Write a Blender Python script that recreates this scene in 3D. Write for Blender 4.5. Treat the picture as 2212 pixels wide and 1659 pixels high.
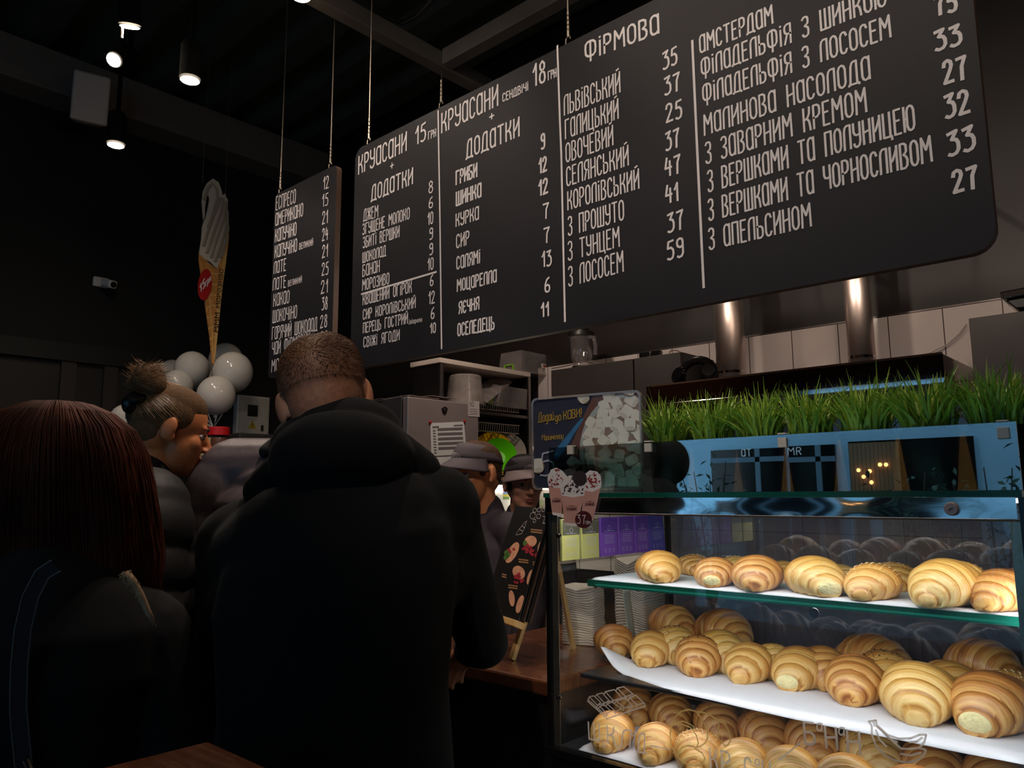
import bpy, math, random
from mathutils import Vector, Matrix, Euler, noise as mnoise
for o in list(bpy.data.objects): bpy.data.objects.remove(o)
S = bpy.context.scene
COL = S.collection
V = Vector
PI = math.pi
R = math.radians

# ------------------------------------------------------------------ camera
YAW, PITCH, ROLL, FPX, CAMH = R(42.33), R(8.122), R(-0.345), 1655.0, 1.42
FW = V((-math.sin(YAW)*math.cos(PITCH), math.cos(YAW)*math.cos(PITCH), math.sin(PITCH)))
_r = V((math.cos(YAW), math.sin(YAW), 0)); _u = _r.cross(FW)
RT = _r*math.cos(ROLL) + _u*math.sin(ROLL); UP = -_r*math.sin(ROLL) + _u*math.cos(ROLL)
CAM = V((0, 0, CAMH))
cd = bpy.data.cameras.new('camera'); cam = bpy.data.objects.new('camera', cd); COL.objects.link(cam)
cd.sensor_fit = 'HORIZONTAL'; cd.sensor_width = 36.0; cd.lens = FPX/2212*36.0
cd.clip_start = 0.02; cd.clip_end = 200
m3 = Matrix((RT, UP, -FW)).transposed()
cam.matrix_world = Matrix.Translation(CAM) @ m3.to_4x4()
S.camera = cam

def at(u, v, **k):
    """point of the place seen at photo pixel u,v on a plane x=, y= or z= (or at depth d=)"""
    d = FW + RT*((u-1106)/FPX) - UP*((v-829.5)/FPX)
    (a, val), = k.items()
    if a == 'd': return CAM + d*val
    i = 'xyz'.index(a)
    return CAM + d*((val-CAM[i])/d[i])
def depth(p): return (V(p)-CAM).dot(FW)

# ------------------------------------------------------------------ world, exposure, large lights
w = bpy.data.worlds.new('dusk'); S.world = w; w.use_nodes = True
bg = w.node_tree.nodes['Background']; bg.inputs[0].default_value = (0.40, 0.57, 0.72, 1); bg.inputs[1].default_value = 3.2
S.view_settings.view_transform = 'Standard'; S.view_settings.look = 'None'
S.view_settings.exposure = 0.0; S.view_settings.gamma = 1.0; S.view_settings.use_curve_mapping = False
WARM = (1.0, 0.83, 0.70); COOL = (0.93, 0.97, 1.0)
def light(name, kind, loc, power, color, rot=None, target=None, parent=None, **kw):
    l = bpy.data.lights.new(name, kind); l.energy = power; l.color = color
    for a, b in kw.items(): setattr(l, a, b)
    o = bpy.data.objects.new(name, l); COL.objects.link(o); o.location = loc
    if target is not None:
        o.rotation_euler = (V(target)-V(loc)).to_track_quat('-Z', 'Y').to_euler()
    elif rot is not None: o.rotation_euler = rot
    if parent: o.parent = parent
    return o
# ------------------------------------------------------------------ materials
def lin(c):
    return tuple((x/255/12.92 if x/255 <= .04045 else ((x/255+.055)/1.055)**2.4) for x in c)
MATS = {}
def mat(name, rgb, rough=.5, metal=0., var=0., vscale=8., bump=0., bscale=40., emit=None, estr=0., spec=.5, stretch=None, coat=0., trans=0., sheen=0., rvar=0.):
    """procedural principled material; rgb in display values 0-255"""
    if name in MATS: return MATS[name]
    m = bpy.data.materials.new(name); m.use_nodes = True; nt = m.node_tree; N = nt.nodes; L = nt.links
    b = N['Principled BSDF']; c = lin(rgb)
    b.inputs['Base Color'].default_value = (*c, 1); b.inputs['Roughness'].default_value = rough
    b.inputs['Metallic'].default_value = metal; b.inputs['Specular IOR Level'].default_value = spec
    b.inputs['Coat Weight'].default_value = coat; b.inputs['Transmission Weight'].default_value = trans
    b.inputs['Sheen Weight'].default_value = sheen
    if emit: b.inputs['Emission Color'].default_value = (*emit, 1); b.inputs['Emission Strength'].default_value = estr
    if var or bump or rvar:
        tc = N.new('ShaderNodeTexCoord'); mp = N.new('ShaderNodeMapping'); L.new(tc.outputs['Object'], mp.inputs[0])
        if stretch: mp.inputs['Scale'].default_value = stretch
    if var or rvar:
        nz = N.new('ShaderNodeTexNoise'); nz.inputs['Scale'].default_value = vscale; nz.inputs['Detail'].default_value = 5
        L.new(mp.outputs[0], nz.inputs['Vector'])
        if var:
            rp = N.new('ShaderNodeValToRGB'); rp.color_ramp.elements[0].position = .3; rp.color_ramp.elements[1].position = .7
            rp.color_ramp.elements[0].color = (*[x*(1-var) for x in c], 1); rp.color_ramp.elements[1].color = (*[min(1, x*(1+var)) for x in c], 1)
            L.new(nz.outputs[0], rp.inputs[0]); L.new(rp.outputs[0], b.inputs['Base Color'])
        if rvar:
            mr = N.new('ShaderNodeMapRange'); mr.inputs[3].default_value = max(0, rough-rvar); mr.inputs[4].default_value = min(1, rough+rvar)
            L.new(nz.outputs[0], mr.inputs[0]); L.new(mr.outputs[0], b.inputs['Roughness'])
    if bump:
        nb = N.new('ShaderNodeTexNoise'); nb.inputs['Scale'].default_value = bscale; nb.inputs['Detail'].default_value = 4
        bp = N.new('ShaderNodeBump'); bp.inputs['Strength'].default_value = bump; bp.inputs['Distance'].default_value = .01
        L.new(mp.outputs[0], nb.inputs['Vector']); L.new(nb.outputs[0], bp.inputs['Height']); L.new(bp.outputs[0], b.inputs['Normal'])
    MATS[name] = m
    return m
def emission(name, rgb, strength):
    m = bpy.data.materials.new(name); m.use_nodes = True; nt = m.node_tree; nt.nodes.clear()
    e = nt.nodes.new('ShaderNodeEmission'); e.inputs[0].default_value = (*rgb, 1); e.inputs[1].default_value = strength
    o = nt.nodes.new('ShaderNodeOutputMaterial'); nt.links.new(e.outputs[0], o.inputs[0]); MATS[name] = m; return m
def glass(name, tint=(1, 1, 1), refl=.06, rough=.0, haze=0., hazecol=(.8, .85, .9)):
    """thin pane: straight-through transmission, fresnel mirror, a little patchy haze in hazecol"""
    m = bpy.data.materials.new(name); m.use_nodes = True; nt = m.node_tree; nt.nodes.clear(); N = nt.nodes; L = nt.links
    t = N.new('ShaderNodeBsdfTransparent'); t.inputs[0].default_value = (*tint, 1)
    g = N.new('ShaderNodeBsdfGlossy'); g.inputs['Roughness'].default_value = rough
    lw_ = N.new('ShaderNodeLayerWeight'); lw_.inputs[0].default_value = .5
    pw_ = N.new('ShaderNodeMath'); pw_.operation = 'POWER'; pw_.inputs[1].default_value = 5; L.new(lw_.outputs['Facing'], pw_.inputs[0])
    fr = N.new('ShaderNodeMath'); fr.operation = 'MULTIPLY_ADD'; fr.inputs[1].default_value = .96; fr.inputs[2].default_value = .04; L.new(pw_.outputs[0], fr.inputs[0])
    ma = N.new('ShaderNodeMath'); ma.operation = 'ADD'; ma.inputs[1].default_value = refl; ma.use_clamp = True
    mx = N.new('ShaderNodeMixShader'); o = N.new('ShaderNodeOutputMaterial')
    L.new(fr.outputs[0], ma.inputs[0]); L.new(ma.outputs[0], mx.inputs[0]); L.new(g.outputs[0], mx.inputs[2])
    src = t
    if haze:
        d = N.new('ShaderNodeBsdfDiffuse'); d.inputs[0].default_value = (*hazecol, 1)
        tc = N.new('ShaderNodeTexCoord'); nz = N.new('ShaderNodeTexNoise'); nz.inputs['Scale'].default_value = 9; nz.inputs['Detail'].default_value = 6
        mm = N.new('ShaderNodeMath'); mm.operation = 'MULTIPLY'; mm.inputs[1].default_value = haze
        L.new(tc.outputs['Object'], nz.inputs['Vector']); L.new(nz.outputs[0], mm.inputs[0])
        m2 = N.new('ShaderNodeMixShader'); L.new(mm.outputs[0], m2.inputs[0]); L.new(t.outputs[0], m2.inputs[1]); L.new(d.outputs[0], m2.inputs[2]); src = m2
    L.new(src.outputs[0], mx.inputs[1]); L.new(mx.outputs[0], o.inputs[0]); MATS[name] = m; return m

# ------------------------------------------------------------------ mesh builder
class MB:
    def __init__(s): s.v = []; s.f = []; s.mi = []; s.col = []; s.m = 0; s.c = None
    def vert(s, p):
        s.v.append(tuple(p)); s.col.append(s.c if s.c is not None else (1, 1, 1, 1)); return len(s.v)-1
    def face(s, ids): s.f.append(tuple(ids)); s.mi.append(s.m)
    def poly(s, pts): s.face([s.vert(p) for p in pts])
    def box(s, c, d, M=None):
        c = V(c); ids = []
        for x in (-.5, .5):
            for y in (-.5, .5):
                for z in (-.5, .5):
                    p = V((x*d[0], y*d[1], z*d[2]))
                    if M is not None: p = M @ p
                    ids.append(s.vert(c+p))
        for q in ((0, 1, 3, 2), (4, 6, 7, 5), (0, 4, 5, 1), (2, 3, 7, 6), (0, 2, 6, 4), (1, 5, 7, 3)): s.face([ids[i] for i in q])
        return s
    def box2(s, a, b): return s.box([(a[i]+b[i])/2 for i in range(3)], [abs(a[i]-b[i]) for i in range(3)])
    def bar(s, p, q, w, h, up=(0, 0, 1)):
        p, q = V(p), V(q); d = (q-p); L = d.length; d.normalize(); x = d.cross(V(up))
        if x.length < 1e-4: x = d.cross(V((1, 0, 0)))
        x.normalize(); z = x.cross(d); M = Matrix((d, x, z)).transposed()
        return s.box((p+q)/2, (L, w, h), M)
    def ring(s, rows, closed=True):
        n = len(rows[0]); ids = [[s.vert(p) for p in r] for r in rows]
        for i in range(len(rows)-1):
            for j in range(n if closed else n-1):
                k = (j+1) % n; s.face((ids[i][j], ids[i][k], ids[i+1][k], ids[i+1][j]))
        return ids
    def tube(s, path, r, seg=8, cap=True, flat=1.0):
        path = [V(p) for p in path]; n = len(path); rr = r if isinstance(r, (list, tuple)) else [r]*n
        rows = []; x = None
        for i in range(n):
            d = (path[min(i+1, n-1)]-path[max(i-1, 0)])
            if d.length < 1e-9: d = V((0, 0, 1))
            d.normalize()
            if x is None: x = d.cross(V((0, 0, 1)) if abs(d.z) < .9 else V((1, 0, 0)))
            else: x = x - d*x.dot(d)
            x.normalize(); y = d.cross(x)
            rows.append([path[i] + (x*math.cos(2*PI*k/seg) + y*math.sin(2*PI*k/seg)*flat)*rr[i] for k in range(seg)])
        ids = s.ring(rows)
        if cap: s.face(ids[0][::-1]); s.face(ids[-1])
        return s
    def lathe(s, c, prof, seg=24, axis=(0, 0, 1), cap=True):
        c = V(c); a = V(axis).normalized(); x = a.cross(V((0, 1, 0)) if abs(a.y) < .9 else V((1, 0, 0))).normalized(); y = a.cross(x)
        rows = [[c + a*h + (x*math.cos(2*PI*k/seg)+y*math.sin(2*PI*k/seg))*max(r, 1e-4) for k in range(seg)] for r, h in prof]
        ids = s.ring(rows)
        if cap: s.face(ids[0][::-1]); s.face(ids[-1])
        return s
    def cyl(s, p, q, r, seg=20, r2=None):
        d = V(q)-V(p); return s.lathe(p, [(r, 0), (r if r2 is None else r2, d.length)], seg, d)
    def ell(s, c, r, M=None, nu=20, nv=12):
        c = V(c); rows = []
        for i in range(nv+1):
            t = -PI/2 + PI*i/nv
            row = []
            for j in range(nu):
                a = 2*PI*j/nu; p = V((max(math.cos(t), 1e-3)*math.cos(a)*r[0], max(math.cos(t), 1e-3)*math.sin(a)*r[1], math.sin(t)*r[2]))
                row.append(c + (M @ p if M is not None else p))
            rows.append(row)
        ids = s.ring(rows); s.face(ids[0][::-1]); s.face(ids[-1]); return s
    def capsule(s, p, r1, q, r2, seg=16):
        p, q = V(p), V(q); d = q-p; L = d.length; prof = []
        for i in range(5): t = PI/2*(1-i/4); prof.append((r1*math.cos(t), -r1*math.sin(t)))
        for i in range(5): t = PI/2*i/4; prof.append((r2*math.cos(t), L + r2*math.sin(t)))
        return s.lathe(p, prof, seg, d if L > 1e-6 else (0, 0, 1))
    def prism(s, pts, off):
        """polygon extruded by vector off"""
        off = V(off); a = [s.vert(V(p)) for p in pts]; b = [s.vert(V(p)+off) for p in pts]; n = len(pts)
        s.face(a[::-1]); s.face(b)
        for i in range(n): k = (i+1) % n; s.face((a[i], a[k], b[k], b[i]))
        return s
    def grid(s, fn, nu, nv):
        ids = [[s.vert(fn(i/nu, j/nv)) for j in range(nv+1)] for i in range(nu+1)]
        for i in range(nu):
            for j in range(nv): s.face((ids[i][j], ids[i+1][j], ids[i+1][j+1], ids[i][j+1]))
        return ids
    def build(s, name, mats, parent=None, smooth=35, bevel=0, solid=0, loc=None):
        me = bpy.data.meshes.new(name)
        o0 = V(loc) if loc is not None else V((0, 0, 0))
        me.from_pydata([tuple(V(p)-o0) for p in s.v], [], s.f)
        if not isinstance(mats, (list, tuple)): mats = [mats]
        for m in mats: me.materials.append(m)
        me.polygons.foreach_set('material_index', s.mi)
        if any(c != (1, 1, 1, 1) for c in s.col):
            at_ = me.color_attributes.new('Col', 'FLOAT_COLOR', 'POINT')
            at_.data.foreach_set('color', [x for c in s.col for x in c])
        if smooth:
            me.polygons.foreach_set('use_smooth', [True]*len(me.polygons))
            if smooth < 180: me.set_sharp_from_angle(angle=R(smooth))
        me.update()
        o = bpy.data.objects.new(name, me); COL.objects.link(o); o.location = o0
        if parent is not None:
            o.parent = parent; o.location = o0 - world_loc(parent)
        if solid:
            md = o.modifiers.new('solid', 'SOLIDIFY'); md.thickness = solid; md.offset = 0
        if bevel:
            md = o.modifiers.new('bevel', 'BEVEL'); md.width = bevel; md.segments = 2; md.limit_method = 'ANGLE'; md.angle_limit = R(40)
        return o
def world_loc(o):
    p = V(o.location)
    while o.parent is not None: o = o.parent; p += V(o.location)
    return p
def tag(o, label=None, cat=None, group=None, kind=None):
    if label: o['label'] = label
    if cat: o['category'] = cat
    if group: o['group'] = group
    if kind: o['kind'] = kind
    return o
def thing(name, loc, label, cat, group=None):
    o = bpy.data.objects.new(name, None); COL.objects.link(o); o.location = loc; o.empty_display_size = .05
    return tag(o, label, cat, group)
def struct(o): o['kind'] = 'structure'; return o
def kids(o): return [c for c in bpy.data.objects if c.parent is o]
def copy_tree(o, parent=None):
    c = o.copy(); COL.objects.link(c)
    if parent is not None: c.parent = parent
    for ch in kids(o): copy_tree(ch, c)
    return c

# ------------------------------------------------------------------ hand-painted lettering: stroke glyphs
_O = [(0, .2), (0, .8), (.06, .95), (.16, 1), (.26, .95), (.32, .8), (.32, .2), (.26, .05), (.16, 0), (.06, .05), (0, .2)]
G = {
 'О': (.32, [_O]), '0': (.3, [[(x*.94, y) for x, y in _O]]), 'O': (.32, [_O]), 'о': (.28, [[(x*.85, y*.66) for x, y in _O]]),
 'А': (.32, [[(.32, .86), (.24, .97), (.14, 1), (.05, .94), (0, .8), (0, .2), (.05, .05), (.14, 0), (.24, .04), (.32, .16)], [(.32, 1), (.32, 0)]]),
 'Б': (.32, [[(.3, 1), (0, 1), (0, 0), (.2, 0), (.3, .1), (.32, .25), (.3, .44), (.2, .55), (0, .55)]]),
 'В': (.32, [[(0, 0), (0, 1), (.18, 1), (.28, .92), (.28, .66), (.15, .54), (.26, .46), (.32, .32), (.3, .1), (.2, 0), (0, 0)]]),
 'Г': (.3, [[(0, 0), (0, 1), (.3, 1)]]),
 'Д': (.4, [[(-.03, -.06), (-.02, 0), (.42, 0), (.43, -.06)], [(.03, 0), (.08, .8), (.14, .96), (.22, 1), (.34, 1), (.34, 0)]]),
 'Е': (.28, [[(.28, 1), (0, 1), (0, 0), (.28, 0)], [(0, .55), (.22, .55)]]), 'E': (.28, [[(.28, 1), (0, 1), (0, 0), (.28, 0)], [(0, .55), (.22, .55)]]),
 'Є': (.3, [[(.3, .85), (.22, 1), (.1, 1), (0, .85), (0, .15), (.1, 0), (.22, 0), (.3, .15)], [(0, .52), (.2, .52)]]),
 'Ж': (.44, [[(.22, 1), (.22, 0)], [(0, 1), (.04, .7), (.22, .5), (.04, .3), (0, 0)], [(.44, 1), (.4, .7), (.22, .5), (.4, .3), (.44, 0)]]),
 'З': (.3, [[(0, .88), (.06, .98), (.16, 1), (.26, .95), (.29, .82), (.27, .64), (.12, .54), (.27, .44), (.3, .28), (.28, .08), (.16, 0), (.05, .03), (0, .13)]]),
 'И': (.32, [[(0, 1), (0, 0)], [(.32, 1), (.32, 0)], [(0, .36), (.1, .42), (.24, .7), (.32, .9)]]),
 'Й': (.32, [[(0, 1), (0, 0)], [(.32, 1), (.32, 0)], [(0, .36), (.1, .42), (.24, .7), (.32, .9)], [(.08, 1.12), (.24, 1.17)]]),
 'І': (.06, [[(.03, .82), (.03, 0)], [(.03, .99), (.03, 1.03)]]), 'I': (.06, [[(.03, 1), (.03, 0)]]),
 'К': (.32, [[(0, 1), (0, 0)], [(.3, 1), (.28, .72), (.2, .56), (0, .46)], [(.16, .52), (.26, .4), (.3, .2), (.32, 0)]]),
 'Л': (.32, [[(0, 0), (.01, .75), (.05, .92), (.14, 1), (.32, 1), (.32, 0)]]),
 'М': (.44, [[(0, 0), (.02, 1), (.22, .5), (.42, 1), (.44, 0)]]),
 'Н': (.32, [[(0, 1), (0, 0)], [(.32, 1), (.32, 0)], [(0, .48), (.32, .55)]]), 'N': (.34, [[(0, 0), (0, 1), (.34, 0), (.34, 1)]]),
 'П': (.32, [[(0, 0), (0, 1), (.32, 1), (.32, 0)]]),
 'Р': (.3, [[(0, 0), (0, 1), (.18, 1), (.28, .92), (.3, .76), (.28, .58), (.18, .48), (0, .46)]]),
 'С': (.3, [[(.3, .82), (.24, .97), (.14, 1), (.05, .94), (0, .8), (0, .2), (.05, .05), (.14, 0), (.24, .03), (.3, .18)]]),
 'Т': (.36, [[(0, 1), (.36, 1)], [(.18, 1), (.18, 0)]]),
 'У': (.32, [[(0, 1), (0, .64), (.06, .52), (.16, .48), (.32, .52)], [(.32, 1), (.32, .2), (.26, .04), (.14, -.02), (.03, .04), (0, .14)]]),
 'Ф': (.5, [[(.25, 1), (.12, .98), (.02, .86), (0, .6), (.02, .3), (.12, .17), (.25, .16), (.38, .17), (.48, .3), (.5, .6), (.48, .86), (.38, .98), (.25, 1)], [(.25, 1.02), (.25, -.12)]]),
 'Ц': (.36, [[(0, 1), (0, 0), (.37, 0), (.38, -.14)], [(.31, 1), (.31, 0)]]),
 'Ч': (.32, [[(0, 1), (0, .6), (.06, .48), (.18, .45), (.32, .5)], [(.32, 1), (.32, 0)]]),
 'Ш': (.46, [[(0, 1), (0, 0), (.46, 0), (.46, 1)], [(.23, 1), (.23, 0)]]),
 'Щ': (.5, [[(0, 1), (0, 0), (.5, 0), (.51, -.14)], [(.22, 1), (.22, 0)], [(.44, 1), (.44, 0)]]),
 'Ь': (.3, [[(0, 1), (0, 0), (.18, 0), (.28, .08), (.3, .26), (.28, .44), (.18, .52), (0, .52)]]),
 'Ю': (.46, [[(0, 1), (0, 0)], [(0, .5), (.14, .5)], [(x+.14, y) for x, y in _O]]),
 'Я': (.32, [[(.32, 0), (.32, 1), (.14, 1), (.03, .92), (0, .76), (.03, .58), (.14, .5), (.32, .5)], [(.14, .5), (0, 0)]]),
 '1': (.18, [[(0, .66), (.08, .8), (.16, 1), (.16, 0)]]),
 '2': (.34, [[(0, .74), (.03, .92), (.15, 1), (.27, .93), (.3, .76), (.24, .56), (0, 0), (.33, .04)]]),
 '3': (.32, [[(0, .92), (.28, 1), (.12, .66), (.26, .62), (.32, .46), (.32, .2), (.24, .04), (.1, -.02), (0, .04)]]),
 '4': (.36, [[(.1, 1), (0, .42), (.36, .46)], [(.27, .8), (.27, 0)]]),
 '5': (.3, [[(.29, 1), (.05, .95), (.02, .6), (.18, .63), (.28, .5), (.3, .28), (.25, .07), (.12, 0), (0, .06)]]),
 '6': (.3, [[(.26, .98), (.12, .86), (.02, .55), (0, .25), (.04, .06), (.14, 0), (.25, .05), (.3, .22), (.27, .42), (.16, .5), (.03, .4)]]),
 '7': (.32, [[(0, .94), (.32, 1), (.18, .6), (.16, 0)]]),
 '8': (.3, [[(.15, .56), (.04, .66), (.03, .86), (.15, 1), (.27, .86), (.26, .66), (.15, .56), (.03, .42), (0, .2), (.06, .04), (.15, 0), (.25, .04), (.3, .2), (.27, .42), (.15, .56)]]),
 '9': (.3, [[(.28, .6), (.16, .52), (.04, .6), (0, .78), (.04, .94), (.15, 1), (.26, .95), (.29, .8), (.29, .2), (.22, .04), (.1, 0), (.02, .06)]]),
 '+': (.3, [[(0, .5), (.3, .5)], [(.15, .1), (.15, .9)]]), '!': (.06, [[(.03, 1), (.03, .3)], [(.03, .06), (.03, .02)]]), '.': (.05, [[(.02, .03), (.03, .0)]]), '-': (.2, [[(0, .45), (.2, .45)]]),
 'L': (.26, [[(0, 1), (0, 0), (.26, 0)]]), 'V': (.34, [[(0, 1), (.17, 0), (.34, 1)]]), 'C': (.3, [[(.3, .82), (.2, 1), (.08, .97), (0, .8), (0, .2), (.08, .03), (.2, 0), (.3, .18)]]),
 'R': (.3, [[(0, 0), (0, 1), (.2, 1), (.3, .88), (.3, .66), (.2, .52), (0, .5)], [(.15, .5), (.3, 0)]]), 'S': (.3, [[(.3, .85), (.2, 1), (.08, 1), (0, .85), (.03, .62), (.27, .42), (.3, .18), (.2, 0), (.08, 0), (0, .15)]]),
 'T': (.34, [[(0, 1), (.34, 1)], [(.17, 1), (.17, 0)]]), 'A': (.34, [[(0, 0), (.17, 1), (.34, 0)], [(.06, .35), (.28, .35)]]),
 'J': (.2, [[(.2, 1), (.2, .1), (.12, 0), (0, .05)]]), 'p': (.26, [[(0, .66), (0, -.28)], [(0, .6), (.15, .66), (.26, .5), (.24, .12), (.12, 0), (0, .08)]]),
 'l': (.04, [[(.02, 1), (.02, 0)]]), 'e': (.26, [[(0, .34), (.26, .38), (.2, .62), (.08, .62), (0, .45), (0, .15), (.1, 0), (.24, .06)]]), 'n': (.24, [[(0, .66), (0, 0)], [(0, .52), (.12, .66), (.24, .55), (.24, 0)]]),
 'a': (.26, [[(.26, .55), (.16, .66), (.05, .6), (0, .4), (0, .15), (.08, 0), (.2, .06), (.26, .2)], [(.26, .66), (.26, 0)]]),
}
G['o'] = G['о']; G['а'] = G['a']; G['е'] = G['e']; G['P'] = G['Р']
G['д'] = (.28, [[(.26, .55), (.16, .66), (.05, .6), (0, .4), (0, .15), (.08, 0), (.2, .06), (.26, .2)], [(.26, .66), (.26, -.2), (.14, -.3), (.02, -.24)]])
G['й'] = (.26, [[(0, .66), (0, .1), (.1, 0), (.26, .2)], [(.26, .66), (.26, 0)], [(.06, .84), (.2, .86)]])
G['р'] = G['p']; G['ш'] = (.4, [[(0, .66), (0, 0), (.4, 0), (.4, .66)], [(.2, .66), (.2, 0)]]); G['м'] = (.34, [[(0, 0), (.03, .66), (.17, .2), (.31, .66), (.34, 0)]])
G['л'] = (.26, [[(0, 0), (.08, .6), (.14, .66), (.26, .66), (.26, 0)]]); G['у'] = (.26, [[(0, .66), (0, .15), (.12, .02), (.26, .1)], [(.26, .66), (.22, -.2), (.1, -.3), (0, -.24)]])
G['г'] = (.2, [[(0, 0), (0, .66), (.2, .66)]]); G['н'] = (.26, [[(0, .66), (0, 0)], [(.26, .66), (.26, 0)], [(0, .33), (.26, .36)]])
G['к'] = (.24, [[(0, .66), (0, 0)], [(.22, .66), (0, .3), (.24, 0)]]); G['и'] = (.26, [[(0, .66), (0, 0), (.26, .66), (.26, 0)]])

def strokes(text, gap=.13, rnd=None):
    out = []; x = 0
    for ch in text:
        if ch == ' ': x += .46; continue
        w_, ss = G[ch]
        for p in ss: out.append([(x+a, b) for a, b in p])
        x += w_ + gap
    return out, max(x-gap, .05)
def ribbon(mb, pts, w, nrm):
    """flat painted stroke through 3-d points lying on a surface with normal nrm"""
    pts = [V(p) for p in pts]; n = len(pts); nrm = V(nrm)
    if n < 2: return
    global _lay
    _lay = (_lay + 1) % 7
    for i in range(n-1):
        p, q = pts[i], pts[i+1]; d = q-p
        if d.length < 1e-7: continue
        d.normalize(); s_ = nrm.cross(d).normalized()*(w/2)
        if i == 0: p = p - d*w*.3
        if i == n-2: q = q + d*w*.3
        o = nrm*(2e-5*(_lay*2 + (i & 1))); mb.face([mb.vert(x+o) for x in (p+s_, p-s_, q-s_, q+s_)])
        if i and (pts[i]-pts[i-1]).normalized().dot(d) < .985:
            o = nrm*(2e-5*(_lay*2) + 3.1e-4*.1); ax = d; ay = nrm.cross(d); mb.face([mb.vert(pts[i]+o+(ax*math.cos(k*PI/4)+ay*math.sin(k*PI/4))*w/2) for k in range(8)])
_lay = 0
def letter_affine(mb, text, P0, P1, UPV, w, nrm, gap=.18, jitter=0, rnd=None, close=False):
    """text from baseline point P0 to P1, cap height vector UPV"""
    ss, W = strokes(text, gap); P0, P1, UPV = V(P0), V(P1), V(UPV)
    for p in ss: ribbon(mb, [P0 + (P1-P0)*(x/W) + UPV*y for x, y in p], w, nrm)
# ------------------------------------------------------------------ shared materials
M_black = mat('black_wall', (14, 12, 12), .7, var=.15, vscale=3)
M_ceil = mat('dark_ceiling', (62, 70, 65), .6, var=.2, vscale=4)
M_beam = mat('beam_paint', (112, 104, 98), .55, var=.1)
M_brown = mat('brown_gloss_panel', (33, 27, 26), .42, var=.12, vscale=2, rvar=.08, spec=.3)
M_floor = mat('dark_floor', (60, 52, 46), .45, var=.2, vscale=6)
M_board = mat('chalkboard', (25, 24, 30), .55, spec=.25, var=.16, vscale=2.2, bump=.03, bscale=60, rvar=.1)
M_bedge = mat('board_edge', (96, 74, 62), .5, var=.1)
M_chalk = mat('paint_marker', (212, 206, 206), .7, var=.05, vscale=30)
M_steel = mat('brushed_steel', (150, 142, 140), .32, metal=1, var=.06, vscale=20, stretch=(1, 1, 30), bump=.04, bscale=80)
M_steeld = mat('dark_steel', (96, 88, 88), .35, metal=1, var=.08, vscale=14)
M_chrome = mat('chrome', (205, 198, 196), .08, metal=1)
M_blackpl = mat('black_plastic', (22, 21, 22), .42)
M_blackgl = mat('black_gloss', (16, 15, 16), .12)
M_white = mat('white_plastic', (215, 210, 204), .4)
M_wood = mat('varnished_wood', (98, 56, 34), .26, var=.3, vscale=5, stretch=(2, 18, 2), rvar=.08, coat=.3)
M_pine = mat('pine_wood', (205, 164, 104), .55, var=.14, vscale=9, stretch=(14, 14, 2))
M_paper = mat('white_paper', (226, 224, 222), .8, var=.03)
M_wire = mat('steel_wire', (150, 140, 128), .4, metal=.8)

# ------------------------------------------------------------------ room shell
XL, XR, YB, YF, ZC = -5.6, 2.3, 3.6, -3.2, 4.4
struct(MB().box2((XL-.2, YF-3.4, -.1), (XR+.2, YB+.2, 0)).build('floor', M_floor, smooth=0))
mb = MB()
def corr(u, v):
    y = YF + (YB-YF)*v; k = (y/.42) % 1
    h = 0 if k < .42 else (1 if .5 < k < .92 else (k-.42)/.08 if k < .5 else (1-k)/.08)
    return (XL + (XR-XL)*u, y, ZC + .12*min(1, max(0, h)))
mb.grid(corr, 1, 324); struct(mb.build('ceiling', M_ceil, smooth=0, solid=.02))
struct(MB().box2((XL-.15, YF, 0), (XL, YB+.15, ZC+.2)).build('wall_left', M_black, smooth=0))
struct(MB().box2((XL, YB, 0), (XR, YB+.15, ZC+.2)).build('wall_back', M_brown, smooth=0))
struct(MB().box2((XR, YF, 0), (XR+.15, YB+.15, ZC+.2)).build('wall_right', M_black, smooth=0))
# street front behind the viewer: piers and a transom round tall openings
mb = MB()
for a, b in ((XL, -3.62), (-.1, .1), (1.9, XR)): mb.box2((a, YF-.12, 0), (b, YF, ZC+.1))  # left pier made wide to block the blue reflection in the case corner
mb.box2((XL, YF-.12, 2.75), (XR, YF, ZC+.1)); mb.box2((XL, YF-.12, 0), (XR, YF, .45))
struct(mb.build('wall_front', M_black, smooth=0))
# white tiles behind the hood
M_tile = bpy.data.materials.new('white_tiles'); M_tile.use_nodes = True
nt = M_tile.node_tree; b_ = nt.nodes['Principled BSDF']; br = nt.nodes.new('ShaderNodeTexBrick'); tc = nt.nodes.new('ShaderNodeTexCoord'); mp = nt.nodes.new('ShaderNodeMapping')
mp.inputs['Rotation'].default_value = (R(90), 0, 0)
br.offset = 0; br.inputs['Scale'].default_value = 1; br.inputs['Brick Width'].default_value = .218; br.inputs['Row Height'].default_value = .32; br.inputs['Mortar Size'].default_value = .0022
br.inputs['Color1'].default_value = (*lin((214, 200, 196)), 1); br.inputs['Color2'].default_value = (*lin((206, 192, 188)), 1); br.inputs['Mortar'].default_value = (*lin((70, 56, 52)), 1)
nt.links.new(tc.outputs['Object'], mp.inputs[0]); nt.links.new(mp.outputs[0], br.inputs['Vector']); nt.links.new(br.outputs[0], b_.inputs['Base Color']); b_.inputs['Roughness'].default_value = .14
ztile = at(1824, 697, y=YB-.012).z; jx = at(1811, 700, y=YB).x
struct(MB().box2((at(1165, 800, y=YB).x-jx, -.012, -1.2), (XR-jx-.02, 0, 0)).build('trim_1', M_tile, smooth=0)); o = bpy.data.objects['trim_1']; o.location = (jx, YB, ztile)
struct(MB().box2((at(1165, 800, y=YB).x, YB-.016, ztile), (XR-.02, YB, ztile+.006)).build('trim_2', M_steeld, smooth=0))

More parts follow.
